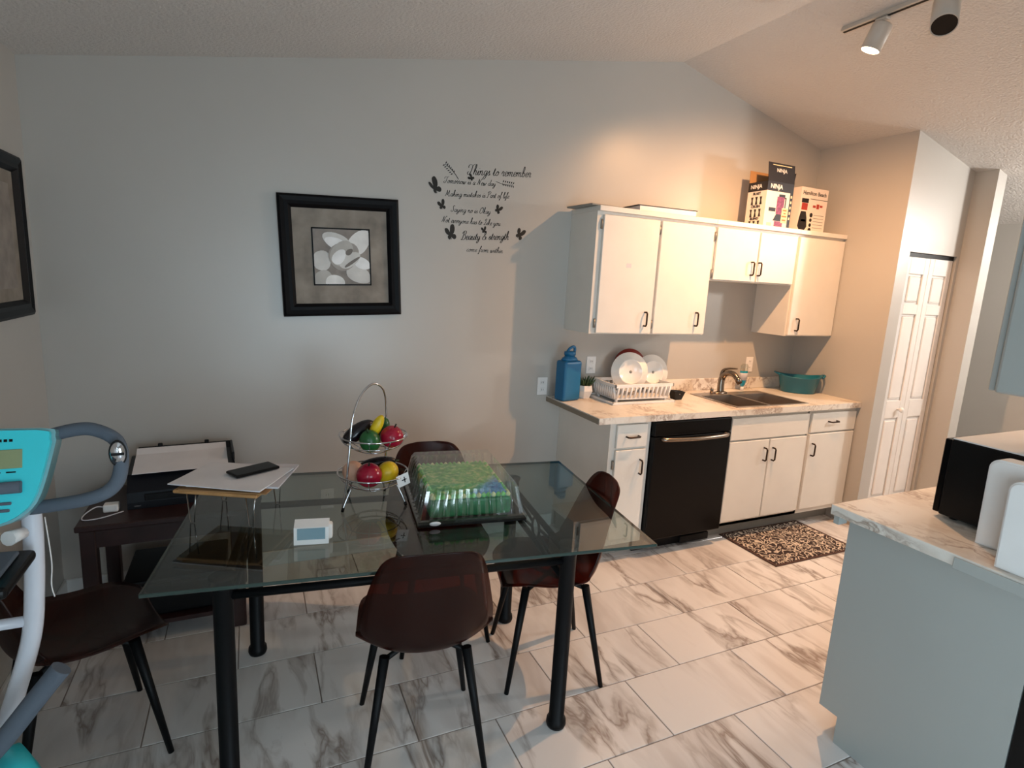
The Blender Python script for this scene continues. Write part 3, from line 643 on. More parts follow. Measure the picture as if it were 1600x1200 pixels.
# ------------------------------------------------------------------ wall lettering (hand-drawn script strokes)
G = {
 'a': (.46, [[(.36,.36),(.2,.42),(.06,.25),(.1,.04),(.22,.02),(.36,.3)],[(.38,.4),(.34,.1),(.4,0),(.48,.06)]]),
 'b': (.42, [[(.02,.1),(.2,.6),(.18,.92),(.1,.9),(.06,.4),(.08,.04),(.22,0),(.34,.2),(.26,.38),(.12,.3)]]),
 'c': (.36, [[(.32,.34),(.2,.42),(.06,.24),(.1,.02),(.22,0),(.38,.1)]]),
 'd': (.48, [[(.36,.34),(.2,.42),(.06,.24),(.1,.02),(.24,.04),(.36,.3)],[(.42,.95),(.36,.3),(.38,.02),(.5,.06)]]),
 'e': (.36, [[(.04,.16),(.28,.24),(.28,.38),(.16,.42),(.06,.22),(.12,.01),(.24,.01),(.38,.12)]]),
 'f': (.32, [[(.02,.1),(.2,.55),(.28,.9),(.2,.95),(.14,.5),(.1,-.2),(.04,-.34),(.0,-.25),(.14,-.02),(.34,.1)]]),
 'g': (.44, [[(.36,.36),(.2,.42),(.06,.25),(.1,.04),(.22,.02),(.36,.3)],[(.38,.4),(.34,-.1),(.2,-.35),(.06,-.3),(.16,-.1),(.46,.08)]]),
 'h': (.46, [[(.02,.1),(.2,.6),(.2,.94),(.12,.9),(.08,.4),(.06,0)],[(.08,.2),(.22,.4),(.32,.36),(.3,.06),(.36,0),(.48,.08)]]),
 'i': (.24, [[(.0,.12),(.12,.4),(.08,.08),(.14,0),(.26,.08)],[(.15,.58),(.17,.62)]]),
 'k': (.44, [[(.02,.1),(.2,.6),(.2,.94),(.12,.9),(.08,.4),(.06,0)],[(.08,.18),(.26,.4),(.3,.3),(.14,.2),(.3,.02),(.46,.08)]]),
 'l': (.26, [[(.0,.1),(.18,.6),(.18,.94),(.1,.9),(.06,.3),(.12,0),(.28,.08)]]),
 'm': (.66, [[(.0,.25),(.08,.4),(.06,0)],[(.07,.2),(.2,.4),(.28,.36),(.26,0)],[(.27,.2),(.4,.4),(.5,.36),(.48,.06),(.54,0),(.68,.08)]]),
 'n': (.46, [[(.0,.25),(.08,.4),(.06,0)],[(.07,.2),(.2,.4),(.3,.36),(.28,.06),(.34,0),(.48,.08)]]),
 'o': (.42, [[(.22,.42),(.08,.3),(.06,.08),(.18,0),(.32,.14),(.3,.36),(.2,.42),(.26,.3),(.44,.32)]]),
 'r': (.34, [[(.0,.15),(.1,.44),(.2,.36),(.26,.36),(.2,.1),(.24,0),(.36,.08)]]),
 's': (.34, [[(.0,.08),(.18,.42),(.18,.3),(.26,.12),(.16,0),(.04,.04)],[(.2,.02),(.36,.08)]]),
 't': (.28, [[(.0,.1),(.16,.7),(.1,.12),(.16,0),(.3,.08)],[(.02,.5),(.28,.52)]]),
 'u': (.48, [[(.0,.2),(.08,.4),(.06,.08),(.16,0),(.3,.2),(.34,.4)],[(.34,.4),(.32,.06),(.38,0),(.5,.08)]]),
 'v': (.42, [[(.0,.2),(.08,.4),(.1,.02),(.16,.0),(.32,.3),(.3,.4),(.44,.34)]]),
 'w': (.6, [[(.0,.2),(.08,.4),(.08,.04),(.16,0),(.28,.38),(.28,.04),(.36,0),(.5,.3),(.48,.4),(.62,.34)]]),
 'y': (.46, [[(.0,.2),(.08,.4),(.08,.08),(.18,.02),(.32,.2),(.36,.4)],[(.36,.4),(.32,-.1),(.18,-.35),(.05,-.3),(.16,-.1),(.46,.1)]]),
 'T': (.62, [[(.0,.62),(-.02,.8),(.14,.92),(.4,.86),(.66,.98)],[(.42,.88),(.34,.3),(.2,.02),(.02,.04),(-.02,.2),(.1,.28)]]),
 'N': (.72, [[(-.02,.04),(.08,.1),(.18,.5),(.24,.92)],[(.24,.92),(.42,.0)],[(.42,.0),(.5,.6),(.66,.95),(.76,.86)]]),
 'M': (.9, [[(-.02,.04),(.08,.1),(.18,.5),(.24,.92)],[(.24,.92),(.34,.1)],[(.34,.1),(.6,.92)],[(.6,.92),(.62,.1),(.7,0),(.86,.12)]]),
 'P': (.56, [[(.2,.86),(.14,.3),(.04,.0),(-.06,.08)],[(-.02,.66),(.1,.9),(.36,.96),(.52,.78),(.4,.52),(.2,.48)]]),
 'S': (.52, [[(.46,.78),(.36,.95),(.2,.8),(.28,.55),(.36,.25),(.2,0),(.0,.08),(.04,.26)]]),
 'O': (.66, [[(.36,.95),(.12,.75),(.04,.3),(.2,.0),(.46,.14),(.58,.6),(.44,.92),(.3,.86),(.36,.74)]]),
 'L': (.52, [[(.14,.6),(.1,.8),(.3,.96),(.34,.7),(.2,.2),(.02,.02),(.1,.12),(.3,.0),(.52,.1)]]),
 'B': (.58, [[(.2,.88),(.14,.3),(.04,.0),(-.06,.08)],[(-.02,.66),(.12,.9),(.36,.96),(.46,.74),(.34,.56),(.2,.52)],[(.24,.53),(.46,.46),(.5,.2),(.3,.0),(.08,.06)]]),
 '&': (.6, [[(.56,.34),(.4,.04),(.14,0),(.04,.2),(.2,.44),(.38,.7),(.32,.94),(.2,.84),(.26,.5),(.56,.0)]]),
 ' ': (.3, []),
}
def ribbon(bm, pts, w_, y=-.0012):
    P = [Vector((p[0], p[1])) for p in pts]
    L_, R_ = [], []
    for i in range(len(P)):
        d = P[min(i+1, len(P)-1)]-P[max(i-1, 0)]
        if d.length < 1e-9: d = Vector((1, 0))
        d.normalize(); n = Vector((-d.y, d.x)); ww = w_*(.45+.75*abs(d.y))*(.55 if i in (0, len(P)-1) else 1)
        L_.append(P[i]+n*ww/2); R_.append(P[i]-n*ww/2)
    f = [[bm.verts.new((p.x, y, p.y)) for p in side] for side in (L_, R_)]; b_ = [[bm.verts.new((p.x, -.0002, p.y)) for p in side] for side in (L_, R_)]
    for i in range(len(P)-1):
        bm.faces.new((f[0][i], f[1][i], f[1][i+1], f[0][i+1])); bm.faces.new((b_[0][i], f[0][i], f[0][i+1], b_[0][i+1])); bm.faces.new((f[1][i], b_[1][i], b_[1][i+1], f[1][i+1]))
def script_line(s, p0, p1, size, w_=.055):
    tot = sum(G[c][0] for c in s); d = Vector((p1[0]-p0[0], p1[1]-p0[1])); ln = d.length; d.normalize(); n = Vector((-d.y, d.x)); k = ln/tot
    bm = new(); cx = 0
    for c in s:
        wd_, st = G[c]
        for poly in st:
            q = smoothpts([(x, y, 0) for x, y in poly], 4)
            pts = []
            for p in q:
                X = (cx+p.x)*k+.30*p.y*size; Yy = p.y*size; v = Vector(p0)+d*X+n*Yy; pts.append((v.x, v.y))
            ribbon(bm, pts, w_*size)
        cx += wd_
    bmesh.ops.recalc_face_normals(bm, faces=bm.faces); return bm
le = thing('wall_lettering', 'black script quote lettering on the back wall above the table', 'wall decal', (-2.75, 0, 1.8))
for s, a, b_, sz, w_ in [("Things to remember", (-2.853, 2.229), (-2.45, 2.262), .060, .055), ("Tomorrow is a New day", (-2.992, 2.168), (-2.676, 2.185), .037, .06),
    ("Making mistakes is Part of life", (-2.982, 2.097), (-2.585, 2.125), .037, .06), ("Saying no is Okay", (-2.944, 2.016), (-2.70, 2.025), .037, .06),
    ("Not everyone has to Like you", (-2.999, 1.953), (-2.633, 1.963), .037, .06), ("Beauty & strength", (-2.875, 1.864), (-2.575, 1.887), .052, .065), ("come from within", (-2.841, 1.80), (-2.609, 1.806), .036, .06)]:
    wpart('text_line', script_line(s, a, b_, sz, w_), 'decal', le)
def butterfly(c, s, a, label, spread=1.0):
    """half-turned butterfly: two upper wings, two lower wings, body"""
    bm = new()
    shapes = [[(.0, .02), (.03, .30), (.14, .60), (.34, .62), (.37, .34), (.22, .06)], [(.0, .0), (.18, .04), (.34, -.02), (.36, -.20), (.22, -.30), (.06, -.16)],
              [(-.0, .02), (-.03, .28), (-.16, .46), (-.36, .46), (-.36, .22), (-.18, .03)], [(-.0, .0), (-.14, .02), (-.24, -.06), (-.22, -.20), (-.10, -.26), (-.02, -.14)], [(-.02, .10), (.02, .10), (.025, -.2), (0, -.28), (-.025, -.2)]]
    for k, sh in enumerate(shapes):
        pts = smoothpts([(x*(spread if x < 0 else 1), z, 0) for x, z in sh], 3, True)
        q = []
        for p in pts:
            x = c[0]+s*(p.x*math.cos(a)-p.y*math.sin(a)); z = c[1]+s*(p.x*math.sin(a)+p.y*math.cos(a)); q.append((x, z))
        prism(q, 1, -.0012-.0003*k, -.0003, bm)
    return solo('butterfly_decal', bm, 'decal', label, 'wall decal', 'butterfly stickers around the wall quote')
butterfly((-3.043, 2.13), .095, .55, 'largest black butterfly sticker, left of the quote', .5)
butterfly((-2.999, 2.04), .058, .25, 'small black butterfly sticker left of the third short line of the quote')
butterfly((-2.655, 2.052), .055, -.6, 'small black butterfly sticker right of the third short line of the quote')
butterfly((-2.826, 2.211), .042, .9, 'tiny black butterfly sticker under the quote title')
butterfly((-2.942, 1.885), .090, .25, 'black butterfly sticker at the lower left of the quote', .8)
butterfly((-2.737, 1.925), .042, .1, 'tiny black butterfly sticker just above the ampersand')
butterfly((-2.507, 1.920), .075, -.55, 'black butterfly sticker at the lower right of the quote', .9)
def sprig(a, b_, label):
    A, E_ = Vector(a), Vector(b_); d = E_-A; n = Vector((-d.y, d.x)).normalized(); bm = new()
    mid_ = (A+E_)/2+n*d.length*.07
    st = smoothpts([(A.x, A.y, 0), (mid_.x, mid_.y, 0), (E_.x, E_.y, 0)], 6); ribbon(bm, [(p.x, p.y) for p in st], .0035)
    dd = d.normalized()
    for k in range(6):
        t_ = .04+k*.115; c = A*(1-t_)+E_*t_
        for s in (-1, 1):
            q = c+(-dd*.5+n*s)*.010
            L_ = (-dd*.45+n*s).normalized(); W_ = Vector((-L_.y, L_.x)); pts = [q-L_*.009, q+W_*.0036, q+L_*.008, q-W_*.0036]
            prism([(p.x, p.y) for p in pts], 1, -.0013, -.0003, bm)
    return solo('leaf_sprig_decal', bm, 'decal', label, 'wall decal', 'leaf sprig stickers by the quote title')
sprig((-2.987, 2.27), (-2.904, 2.196), 'black leafy sprig sticker left of the quote title')
sprig((-2.561, 2.205), (-2.675, 2.212), 'black leafy sprig sticker below the right end of the quote title')

# ================================================================== DINING TABLE
TA = math.atan2(-.208, 1.602)
e1 = Vector((math.cos(TA), math.sin(TA))); e2 = Vector((-e1.y, e1.x))
TC = Vector((-4.305, -1.533))+e1*.8075+e2*.475          # centre of the glass
GZ = .75
dt = thing('dining_table', 'glass-topped dining table with black metal posts and rails', 'table', (TC.x, TC.y, 0), TA)
bm = B(-.8075, .8075, -.475, .475, GZ-.012, GZ, .002, 1)
for f_ in bm.faces:
    n_ = f_.normal if f_.normal.length else Vector((0, 0, 1))
bm.normal_update()
for f_ in bm.faces:
    if abs(f_.normal.z) < .9: f_.material_index = 1
part('glass_top', bm, ['glass', 'glassedge'], dt)
lx, ly, ox, oy = .56, .345, -.055, -.04
for sx_ in (-1, 1):
    for sy_ in (-1, 1):
        px, py = ox+sx_*lx, oy+sy_*ly
        part('leg', lathe([(0, 0), (.034, 0), (.038, .012), (.036, .03), (.029, .038), (.029, .695), (.032, .70), (.032, .712), (.029, .715), (.036, .728), (.038, .735), (.038, .7375), (0, .7375)], 20, (px, py, 0)), 'blackmetal', dt)
def bar(p, q, r=.011): return TB([p, q], r, 10)
for sy_ in (-1, 1): part('long_rail', bar((ox-lx, oy+sy_*ly, .672), (ox+lx, oy+sy_*ly, .672), .014), 'blackmetal', dt)
for sx_ in (-1, 1):
    x = ox+sx_*lx
    for z in (.695, .585): part('end_rail', bar((x, oy-ly, z), (x, oy+ly, z), .012), 'blackmetal', dt)
    R_ = .042
    part('ornament_ring', TB(ring((x, oy, .64), R_, .005, 24, 6, 0), .0055, 8, closed=True), 'blackmetal', dt)
    for s in (-1, 1):
        for v_ in (-1, 1): part('ornament_bar', bar((x, oy+s*ly*.96, .64+v_*.048), (x, oy+s*R_*.92, .64+v_*.012), .006), 'blackmetal', dt)

# ------------------------------------------------------------------ chairs
def shell_bm():
    prof = smoothpts([(0, .215, .418), (0, .205, .438), (0, .13, .446), (0, .0, .432), (0, -.11, .428), (0, -.175, .462), (0, -.205, .545), (0, -.225, .66), (0, -.244, .75), (0, -.256, .80), (0, -.262, .828), (0, -.265, .84)], 4)
    widths = smoothpts([(.095, 0, 0), (.160, 0, 0), (.208, 0, 0), (.222, 0, 0), (.226, 0, 0), (.226, 0, 0), (.220, 0, 0), (.196, 0, 0), (.172, 0, 0), (.150, 0, 0), (.118, 0, 0), (.055, 0, 0)], 4)
    curl = smoothpts([(.0, 0, 0), (.012, 0, 0), (.028, 0, 0), (.040, 0, 0), (.065, 0, 0), (.085, 0, 0), (.075, 0, 0), (.055, 0, 0), (.040, 0, 0), (.028, 0, 0), (.016, 0, 0), (.006, 0, 0)], 4)
    bm = new(); NU = 14; rows = []
    for i, p in enumerate(prof):
        a, b_ = prof[max(i-1, 0)], prof[min(i+1, len(prof)-1)]; d = (b_-a).normalized(); n = Vector((0, d.z, -d.y))
        if n.z < 0 and n.y < 0: n = -n
        n = Vector((0, abs(d.z), abs(d.y)))          # points up / forward, into the bucket
        row = []
        for k in range(NU+1):
            u = -1+2*k/NU; row.append(bm.verts.new(Vector((u*widths[i].x, p.y, p.z))+n*curl[i].x*abs(u)**2.4))
        rows.append(row)
    for a, b_ in zip(rows, rows[1:]):
        for k in range(NU):
            f = bm.faces.new((a[k], a[k+1], b_[k+1], b_[k])); f.smooth = True
    bmesh.ops.recalc_face_normals(bm, faces=bm.faces)
    g = bmesh.ops.solidify(bm, geom=list(bm.faces), thickness=.006)
    for f in bm.faces: f.smooth = True
    bmesh.ops.recalc_face_normals(bm, faces=bm.faces); return bm
SH = mesh('seat_shell', shell_bm(), 'shell')
LEGM = {}
for sx_ in (-1, 1):
    for sy_ in (-1, 1):
        LEGM[(sx_, sy_)] = mesh('leg', TB([(sx_*.135, sy_*.125+.0, .425), (sx_*.20, sy_*.20-.005, .0)], [.017, .0095], 12), 'blackmetal')
bm = new()
for s in (-1, 1): tube(bm, [(-.135, -s*.125, .413), (.135, s*.125, .413)], .009, 8)
UNDER = mesh('under_frame', bm, 'blackmetal')
def chair(x, y, facing, label):
    rz = math.atan2(facing[1], facing[0])-PI/2
    o = thing('dining_chair', label, 'chair', (x, y, 0), rz, 'brown shell chairs around the dining table')
    link('seat_shell', SH, o); link('under_frame', UNDER, o)
    for m_ in LEGM.values(): link('leg', m_, o)
    return o
chair(-3.485, -1.475, (.16, .99), 'brown shell dining chair in front of the table, its back to the viewer')
chair(-2.864, -1.254, (-.97, .25), 'brown shell dining chair at the right end of the table, near the dishwasher')
chair(-3.235, -.855, (-.05, -1), 'brown shell dining chair on the far side of the table, behind the cake box')
chair(-4.545, -1.13, (.93, .36), 'shaded brown shell chair at the left end of the table, behind the exercise bike')

# ------------------------------------------------------------------ on the table
# fruit stand
fs = thing('fruit_stand', 'two-tier chrome wire fruit stand with arched handle on the glass table', 'fruit stand', (-3.578, -1.055, GZ), .0)
def basket(z, R, name):
    bm = new(); tube(bm, ring((0, 0, z), R, 0, 32), .0032, 6, True); tube(bm, ring((0, 0, z-.035), R*.80, 0, 28), .0022, 6, True); tube(bm, ring((0, 0, z-.062), R*.42, 0, 24), .0022, 6, True)
    for k in range(10):
        a = 2*PI*k/10; c, s_ = math.cos(a), math.sin(a)
        tube(bm, smoothpts([(R*c, R*s_, z), (R*.82*c, R*.82*s_, z-.036), (R*.42*c, R*.42*s_, z-.062)], 3), .0018, 5)
    part(name, bm, 'chrome', fs)
basket(.276, .130, 'upper_basket'); basket(.125, .136, 'lower_basket')
hd = [(-.085, -.095, .0), (-.078, -.08, .08), (-.075, -.07, .30)] + [(-.07, -.06, .38)]
arch = smoothpts([(-.125, -.06, .012), (-.112, -.058, .10), (-.098, -.05, .25), (-.085, -.04, .36), (-.05, -.015, .44), (.0, .012, .475), (.045, .04, .445), (.06, .055, .37), (.062, .06, .27), (.062, .062, .12)], 6)
part('handle', TB(arch, .0042, 8), 'chrome', fs)
for a in ((-.115, -.07), (.10, -.075), (-.07, .10), (.06, .085)):
    part('foot', TB(smoothpts([(a[0]*.80, a[1]*.80, .085), (a[0]*1.0, a[1]*1.0, .04), (a[0]*1.12, a[1]*1.12, .006)], 4), .0036, 7), 'chrome', fs)
    part('foot_tip', TB([(a[0]*1.09, a[1]*1.09, .016), (a[0]*1.13, a[1]*1.13, .001)], .006, 8), 'black', fs)
def blob(name, c, r, mat, label, sc=(1, 1, 1), rot=(0, 0, 0), stem=None, cat='fruit', grp=None):
    o = thing(name, label, cat, c, 0, grp); o.rotation_euler = rot
    prof = [(r*math.sin(PI*k/14), -r*math.cos(PI*k/14)) for k in range(15)]; prof[0] = (0, -r*.97); prof[-1] = (0, r*.90)
    part('flesh', xf(lathe(prof, 22), sc=sc), mat, o)
    if stem: part('stem', TB([(0, 0, r*sc[2]*.86), (.003, 0, r*sc[2]+.012)], .003, 6), stem, o)
FX, FY = -3.578, -1.055
blob('apple', (FX+.066, FY-.028, GZ+.27), .046, 'fruitred', 'dark red fruit in the upper basket of the fruit stand', (1, 1, .95), (.2, .2, 0), 'soil')
blob('pepper', (FX-.022, FY-.045, GZ+.262), .040, 'fruitgreen', 'green fruit at the front of the upper basket', (1, 1, 1.15), (.3, -.3, 0), 'leaf')
blob('avocado', (FX+.035, FY+.062, GZ+.285), .038, 'fruitgreen', 'green fruit behind the yellow one in the upper basket', (.9, .9, 1.3), (.3, .7, 0))
blob('banana', (FX+.008, FY-.02, GZ+.312), .034, 'fruityellow', 'small yellow fruit leaning on top of the upper basket', (.62, .62, 1.5), (.15, .42, 0))
blob('eggplant', (FX-.055, FY+.02, GZ+.285), .040, 'eggplant', 'glossy dark purple vegetable at the left of the upper basket', (.8, .8, 1.75), (.1, 1.05, .3), 'leaf')
blob('apple', (FX-.022, FY-.035, GZ+.122), .050, 'fruitred', 'dark red fruit in the lower basket of the fruit stand', (1, 1, .95), (.25, -.1, 0), 'soil')
blob('lemon', (FX+.055, FY-.01, GZ+.118), .042, 'fruityellow', 'yellow fruit in the lower basket beside the red one', (1, 1, 1.1), (.2, .6, 0))
blob('peach', (FX-.07, FY+.045, GZ+.115), .042, 'peach', 'pale peach fruit at the back left of the lower basket')
blob('eggplant', (FX+.03, FY+.062, GZ+.135), .034, 'eggplant', 'dark purple vegetable lying along the back of the lower basket', (.75, .75, 2.2), (0, 1.45, -.1), 'leaf')
tg = thing('price_tag', 'white paper tag hanging on the lower basket rim', 'tag', (FX+.095, FY-.105, GZ+.095), .25)
part('card', xf(B(-.026, .026, -.0008, .0008, -.024, .024), (0, 0, .02), (0, -.25, 0)), 'tag', tg); part('mark', xf(B(.004, .008, -.0014, -.0008, -.012, .012), (0, 0, .02), (0, -.25, 0)), 'black', tg)
part('mark', xf(B(-.006, .014, -.0014, -.0008, -.002, .002), (0, 0, .02), (0, -.25, 0)), 'black', tg)
# cake in clear clamshell
CKA = TA+.0
ck = thing('cake_box', 'clear ribbed plastic cake box on the glass table', 'cake box', (-3.24, -1.145, GZ), CKA)
bw, bd_, bh = .195, .235, .135
def dome(hw, hd_, h, z0, nx=26, ny=30):
    bm = new()
    def loop(w_, d_, z, amp):
        pts = []; n = 26
        for side in range(4):
            for k in range(n):
                t_ = -1+2*k/n; rip = amp*(1 if k % 2 else -1) if abs(t_) < .9 else 0
                p = {0: (t_*w_, -d_+rip), 1: (w_-rip, t_*d_), 2: (-t_*w_, d_-rip), 3: (-w_+rip, -t_*d_)}[side]; pts.append(bm.verts.new((p[0], p[1], z)))
        return pts
    L_ = [loop(hw+.012, hd_+.012, z0, 0), loop(hw+.012, hd_+.012, z0+.012, 0), loop(hw, hd_, z0+.014, .0025), loop(hw-.02, hd_-.02, z0+h*.86, .0025), loop(hw-.032, hd_-.032, z0+h, 0)]
    for a, b_ in zip(L_, L_[1:]):
        for k in range(len(a)): bm.faces.new((a[k], a[(k+1) % len(a)], b_[(k+1) % len(a)], b_[k]))
    bm.faces.new(L_[-1]); bmesh.ops.recalc_face_normals(bm, faces=bm.faces); return bm
part('clear_dome', dome(bw, bd_, bh, .012), 'plastic', ck)
for s in (-1, 1):
    for k in range(9):
        y = -bd_*.82+k*bd_*1.64/8; part('rib', TB([(s*bw, y, .03), (s*(bw-.020), y*.93, .122)], .0022, 5), 'plastic', ck)
    for k in range(8):
        x = -bw*.8+k*bw*1.6/7; part('rib', TB([(x, s*bd_, .03), (x*.93, s*(bd_-.020), .122)], .0022, 5), 'plastic', ck)
part('sticker', xf(lathe([(.014, 0), (.014, .0006), (0, .0006)], 14, sx=1.5, sy=.6), (-.145, -bd_-.0123, .0155), (PI/2, 0, 0)), 'tag', ck)
part('tray', B(-bw-.012, bw+.012, -bd_-.012, bd_+.012, .001, .012, .003, 1), 'cakebase', ck)
cke = thing('cake', 'rectangular cake with green and blue frosting inside the clear box', 'cake', (-3.24, -1.145, GZ+.0122), CKA)
part('cake_body', B(-.158, .158, -.198, .198, 0, .072, .012, 3), 'cakeside', cke)
bm = new(); N = 26; g_ = []
for i in range(N+1):
    row = []
    for j in range(N+1):
        e_ = min(i, j, N-i, N-j); jt = .004 if e_ else 0
        x = -.152+.304*i/N+random.uniform(-jt, jt); y = -.192+.384*j/N+random.uniform(-jt, jt)
        row.append(bm.verts.new((x, y, .072+(0 if e_ == 0 else .006+.009*random.random()))))
    g_.append(row)
for i in range(N):
    for j in range(N): f = bm.faces.new((g_[i][j], g_[i+1][j], g_[i+1][j+1], g_[i][j+1])); f.smooth = True
part('frosting', bm, 'caketop', cke)
for k in range(16):
    a = -.145+.29*k/15
    for s in (-1, 1): part('piped_dollop', lathe([(.010, 0), (.011, .006), (.006, .013), (0, .018)], 8, (a, s*.186, .072)), 'cakelight' if k % 3 else 'cakecream', cke)
for k in range(14):
    a = -.165+.33*k/13
    for s in (-1, 1): part('piped_dollop', lathe([(.010, 0), (.011, .006), (.006, .013), (0, .018)], 8, (s*.146, a, .072)), 'cakelight' if k % 4 else 'cakecream', cke)
# riser with papers and phone
RA = math.radians(-27)
rs_ = thing('desk_riser', 'small light wood riser on wire hairpin legs, carrying papers', 'riser', (-4.065, -1.03, GZ), RA)
part('board', B(-.155, .14, -.135, .135, .118, .130, .003, 1), 'woodlight', rs_)
for sx_ in (-1, 1):
    for sy_ in (-1, 1):
        x, y = -.005+sx_*.105, sy_*.10
        part('hairpin_leg', TB([(x-.018, y, .118), (x-.006, y+.004*sy_, .003), (x+.008, y+.004*sy_, .003), (x+.016, y, .118)], .0022, 6), 'wire', rs_)
def sheetstack(name, c, w_, d_, h, rz, mat, label, cat, grp=None, wav=.003):
    bm = new(); n = 8; rows = [[], []]
    for lay in (0, 1):
        for i in range(n+1):
            for j in range(n+1):
                x = -w_/2+w_*i/n; y = -d_/2+d_*j/n; z = lay*h+wav*math.sin(i*.9+c[0]*40)*math.cos(j*.8)*(abs(x)/w_+abs(y)/d_)*.9*(1 if lay else .0)
                rows[lay].append(bm.verts.new((x, y, max(z, lay*.0004))))
    I = lambda i, j: i*(n+1)+j
    for i in range(n):
        for j in range(n):
            bm.faces.new([rows[1][q] for q in (I(i, j), I(i+1, j), I(i+1, j+1), I(i, j+1))]); bm.faces.new([rows[0][q] for q in (I(i, j+1), I(i+1, j+1), I(i+1, j), I(i, j))])
    for i in range(n):
        for (a, b_) in ((I(i, 0), I(i+1, 0)), (I(i+1, n), I(i, n)), (I(0, i+1), I(0, i)), (I(n, i), I(n, i+1))): bm.faces.new((rows[0][a], rows[0][b_], rows[1][b_], rows[1][a]))
    bmesh.ops.recalc_face_normals(bm, faces=bm.faces)
    o = link(name, mesh(name, bm, mat)); o.location = c; o.rotation_euler = (0, 0, rz); o['label'] = label; o['category'] = cat
    if grp: o['group'] = grp
    return o
sheetstack('envelope', (-4.055, -1.035, GZ+.1305), .30, .26, .004, RA+.04, 'kraft', 'brown envelope at the bottom of the papers on the riser', 'envelope', None, 0)
sheetstack('paper_stack', (-4.035, -1.01, GZ+.1348), .31, .25, .006, RA+.12, 'paper2', 'stack of white papers in the middle of the pile on the riser', 'papers', 'papers on the riser', .002)
sheetstack('paper_sheet', (-4.075, -1.03, GZ+.1432), .33, .25, .003, RA-.04, 'paper', 'topmost white paper of the pile, under the phone', 'papers', 'papers on the riser', .002)
ph = thing('smartphone', 'black smartphone lying on the papers', 'phone', (-4.01, -1.005, GZ+.1495), math.radians(28))
part('case', B(-.083, .083, -.040, .040, 0, .010, .004, 3), 'black', ph); part('screen', B(-.078, .078, -.036, .036, .0101, .0106), 'blackgloss', ph)
part('camera_button', B(.0835, .0845, .01, .03, .003, .007), 'blackmetal', ph)
# clock
cl = thing('desk_clock', 'small white desk clock with a grey display on the glass table', 'clock', (-3.835, -1.335, GZ), math.radians(-10))
part('body', prism([(-.035, 0), (.035, 0), (.033, .062), (.010, .072), (-.030, .058)], 0, -.055, .055), 'white', cl)
part('display', xf(B(-.044, .044, -.0012, 0, -.019, .019), (0, -.0338, .037), (-.085, 0, 0)), 'screen', cl); part('rear_lug', B(.040, .066, -.006, .03, .0, .055, .008), 'white', cl)

# ================================================================== SIDE TABLE WITH PRINTER
st = thing('side_table', 'dark red wooden side table with a lower shelf, under the printer', 'table', (-4.365, -.33, 0))
sx0, sx1, sy0, sy1, sz = -4.675, -4.045, -.57, -.09, .575
wpart('top', B(sx0, sx1, sy0, sy1, sz-.025, sz, .004, 1), 'wooddark', st)
bm = B(sx0+.02, sx1-.02, sy0+.02, sy0+.04, sz-.105, sz-.025); box(bm, sx0+.02, sx1-.02, sy1-.04, sy1-.02, sz-.105, sz-.025); box(bm, sx0+.02, sx0+.04, sy0+.04, sy1-.04, sz-.105, sz-.025); box(bm, sx1-.04, sx1-.02, sy0+.04, sy1-.04, sz-.105, sz-.025)
wpart('apron', bm, 'wooddark', st)
for x in (sx0+.012, sx1-.067):
    for y in (sy0+.012, sy1-.067): wpart('leg', B(x, x+.055, y, y+.055, 0, sz-.026, .004, 1), 'wooddark', st)
wpart('lower_shelf', B(sx0+.03, sx1-.03, sy0+.03, sy1-.03, .07, .09), 'wooddark', st)
lb = thing('storage_case', 'low black case on the lower shelf of the side table', 'case', (-4.34, -.33, .0905))
part('body', B(-.20, .20, -.17, .17, 0, .15, .01), 'black', lb); part('lid', B(-.202, .202, -.172, .172, .1505, .175, .008), 'black', lb); part('latch', B(-.02, .02, -.178, -.172, .13, .165, .002, 1), 'blackmetal', lb)
pz = sz+.0005
pn = thing('printer', 'black inkjet printer on the side table by the wall', 'printer', (-4.31, -.25, pz), math.radians(4))
part('body', prism([(-.17, 0), (.15, 0), (.15, .150), (.12, .155), (-.10, .138), (-.165, .075), (-.17, .03)], 0, -.215, .215), 'printer', pn)
part('paper_tray', prism([(-.105, .1385), (.12, .1555), (.17, .178), (.165, .186), (.115, .164), (-.105, .145)], 0, -.19, .205), 'printer', pn)
part('output_slot', B(-.15, .15, -.174, -.168, .035, .065, .002, 1), 'black', pn)
for x in (-.10, .10): part('tray_tab', B(x-.010, x+.010, .155, .168, .180, .200, .003, 1), 'black', pn)
part('side_arm', B(.205, .2155, -.06, .16, .148, .19, .003, 1), 'printer', pn); part('badge', B(-.19, -.165, -.172, -.1705, .012, .018), 'chrome', pn)
so = solo('paper_sheet', xf(prism([(-.13, .1455), (.10, .1652), (.150, .182), (.149, .1845), (.10, .1675), (-.13, .1475)], 0, -.195, .185), (-4.31, -.25, pz), (0, 0, math.radians(4))), 'paper', 'white paper lying in the tray on top of the printer', 'paper')
ad_ = thing('power_adapter', 'white power adapter with a cable on the side table, left of the printer', 'adapter', (-4.575, -.42, pz))
part('block', B(-.025, .030, -.022, .022, 0, .034, .005), 'white', ad_)
part('cable', TB(smoothpts([(-.025, 0, .02), (-.05, -.02, .03), (-.085, -.05, .012), (-.08, -.09, .005), (-.02, -.085, .005), (.05, -.03, .004)], 5), .0026, 6), 'paper2', ad_)

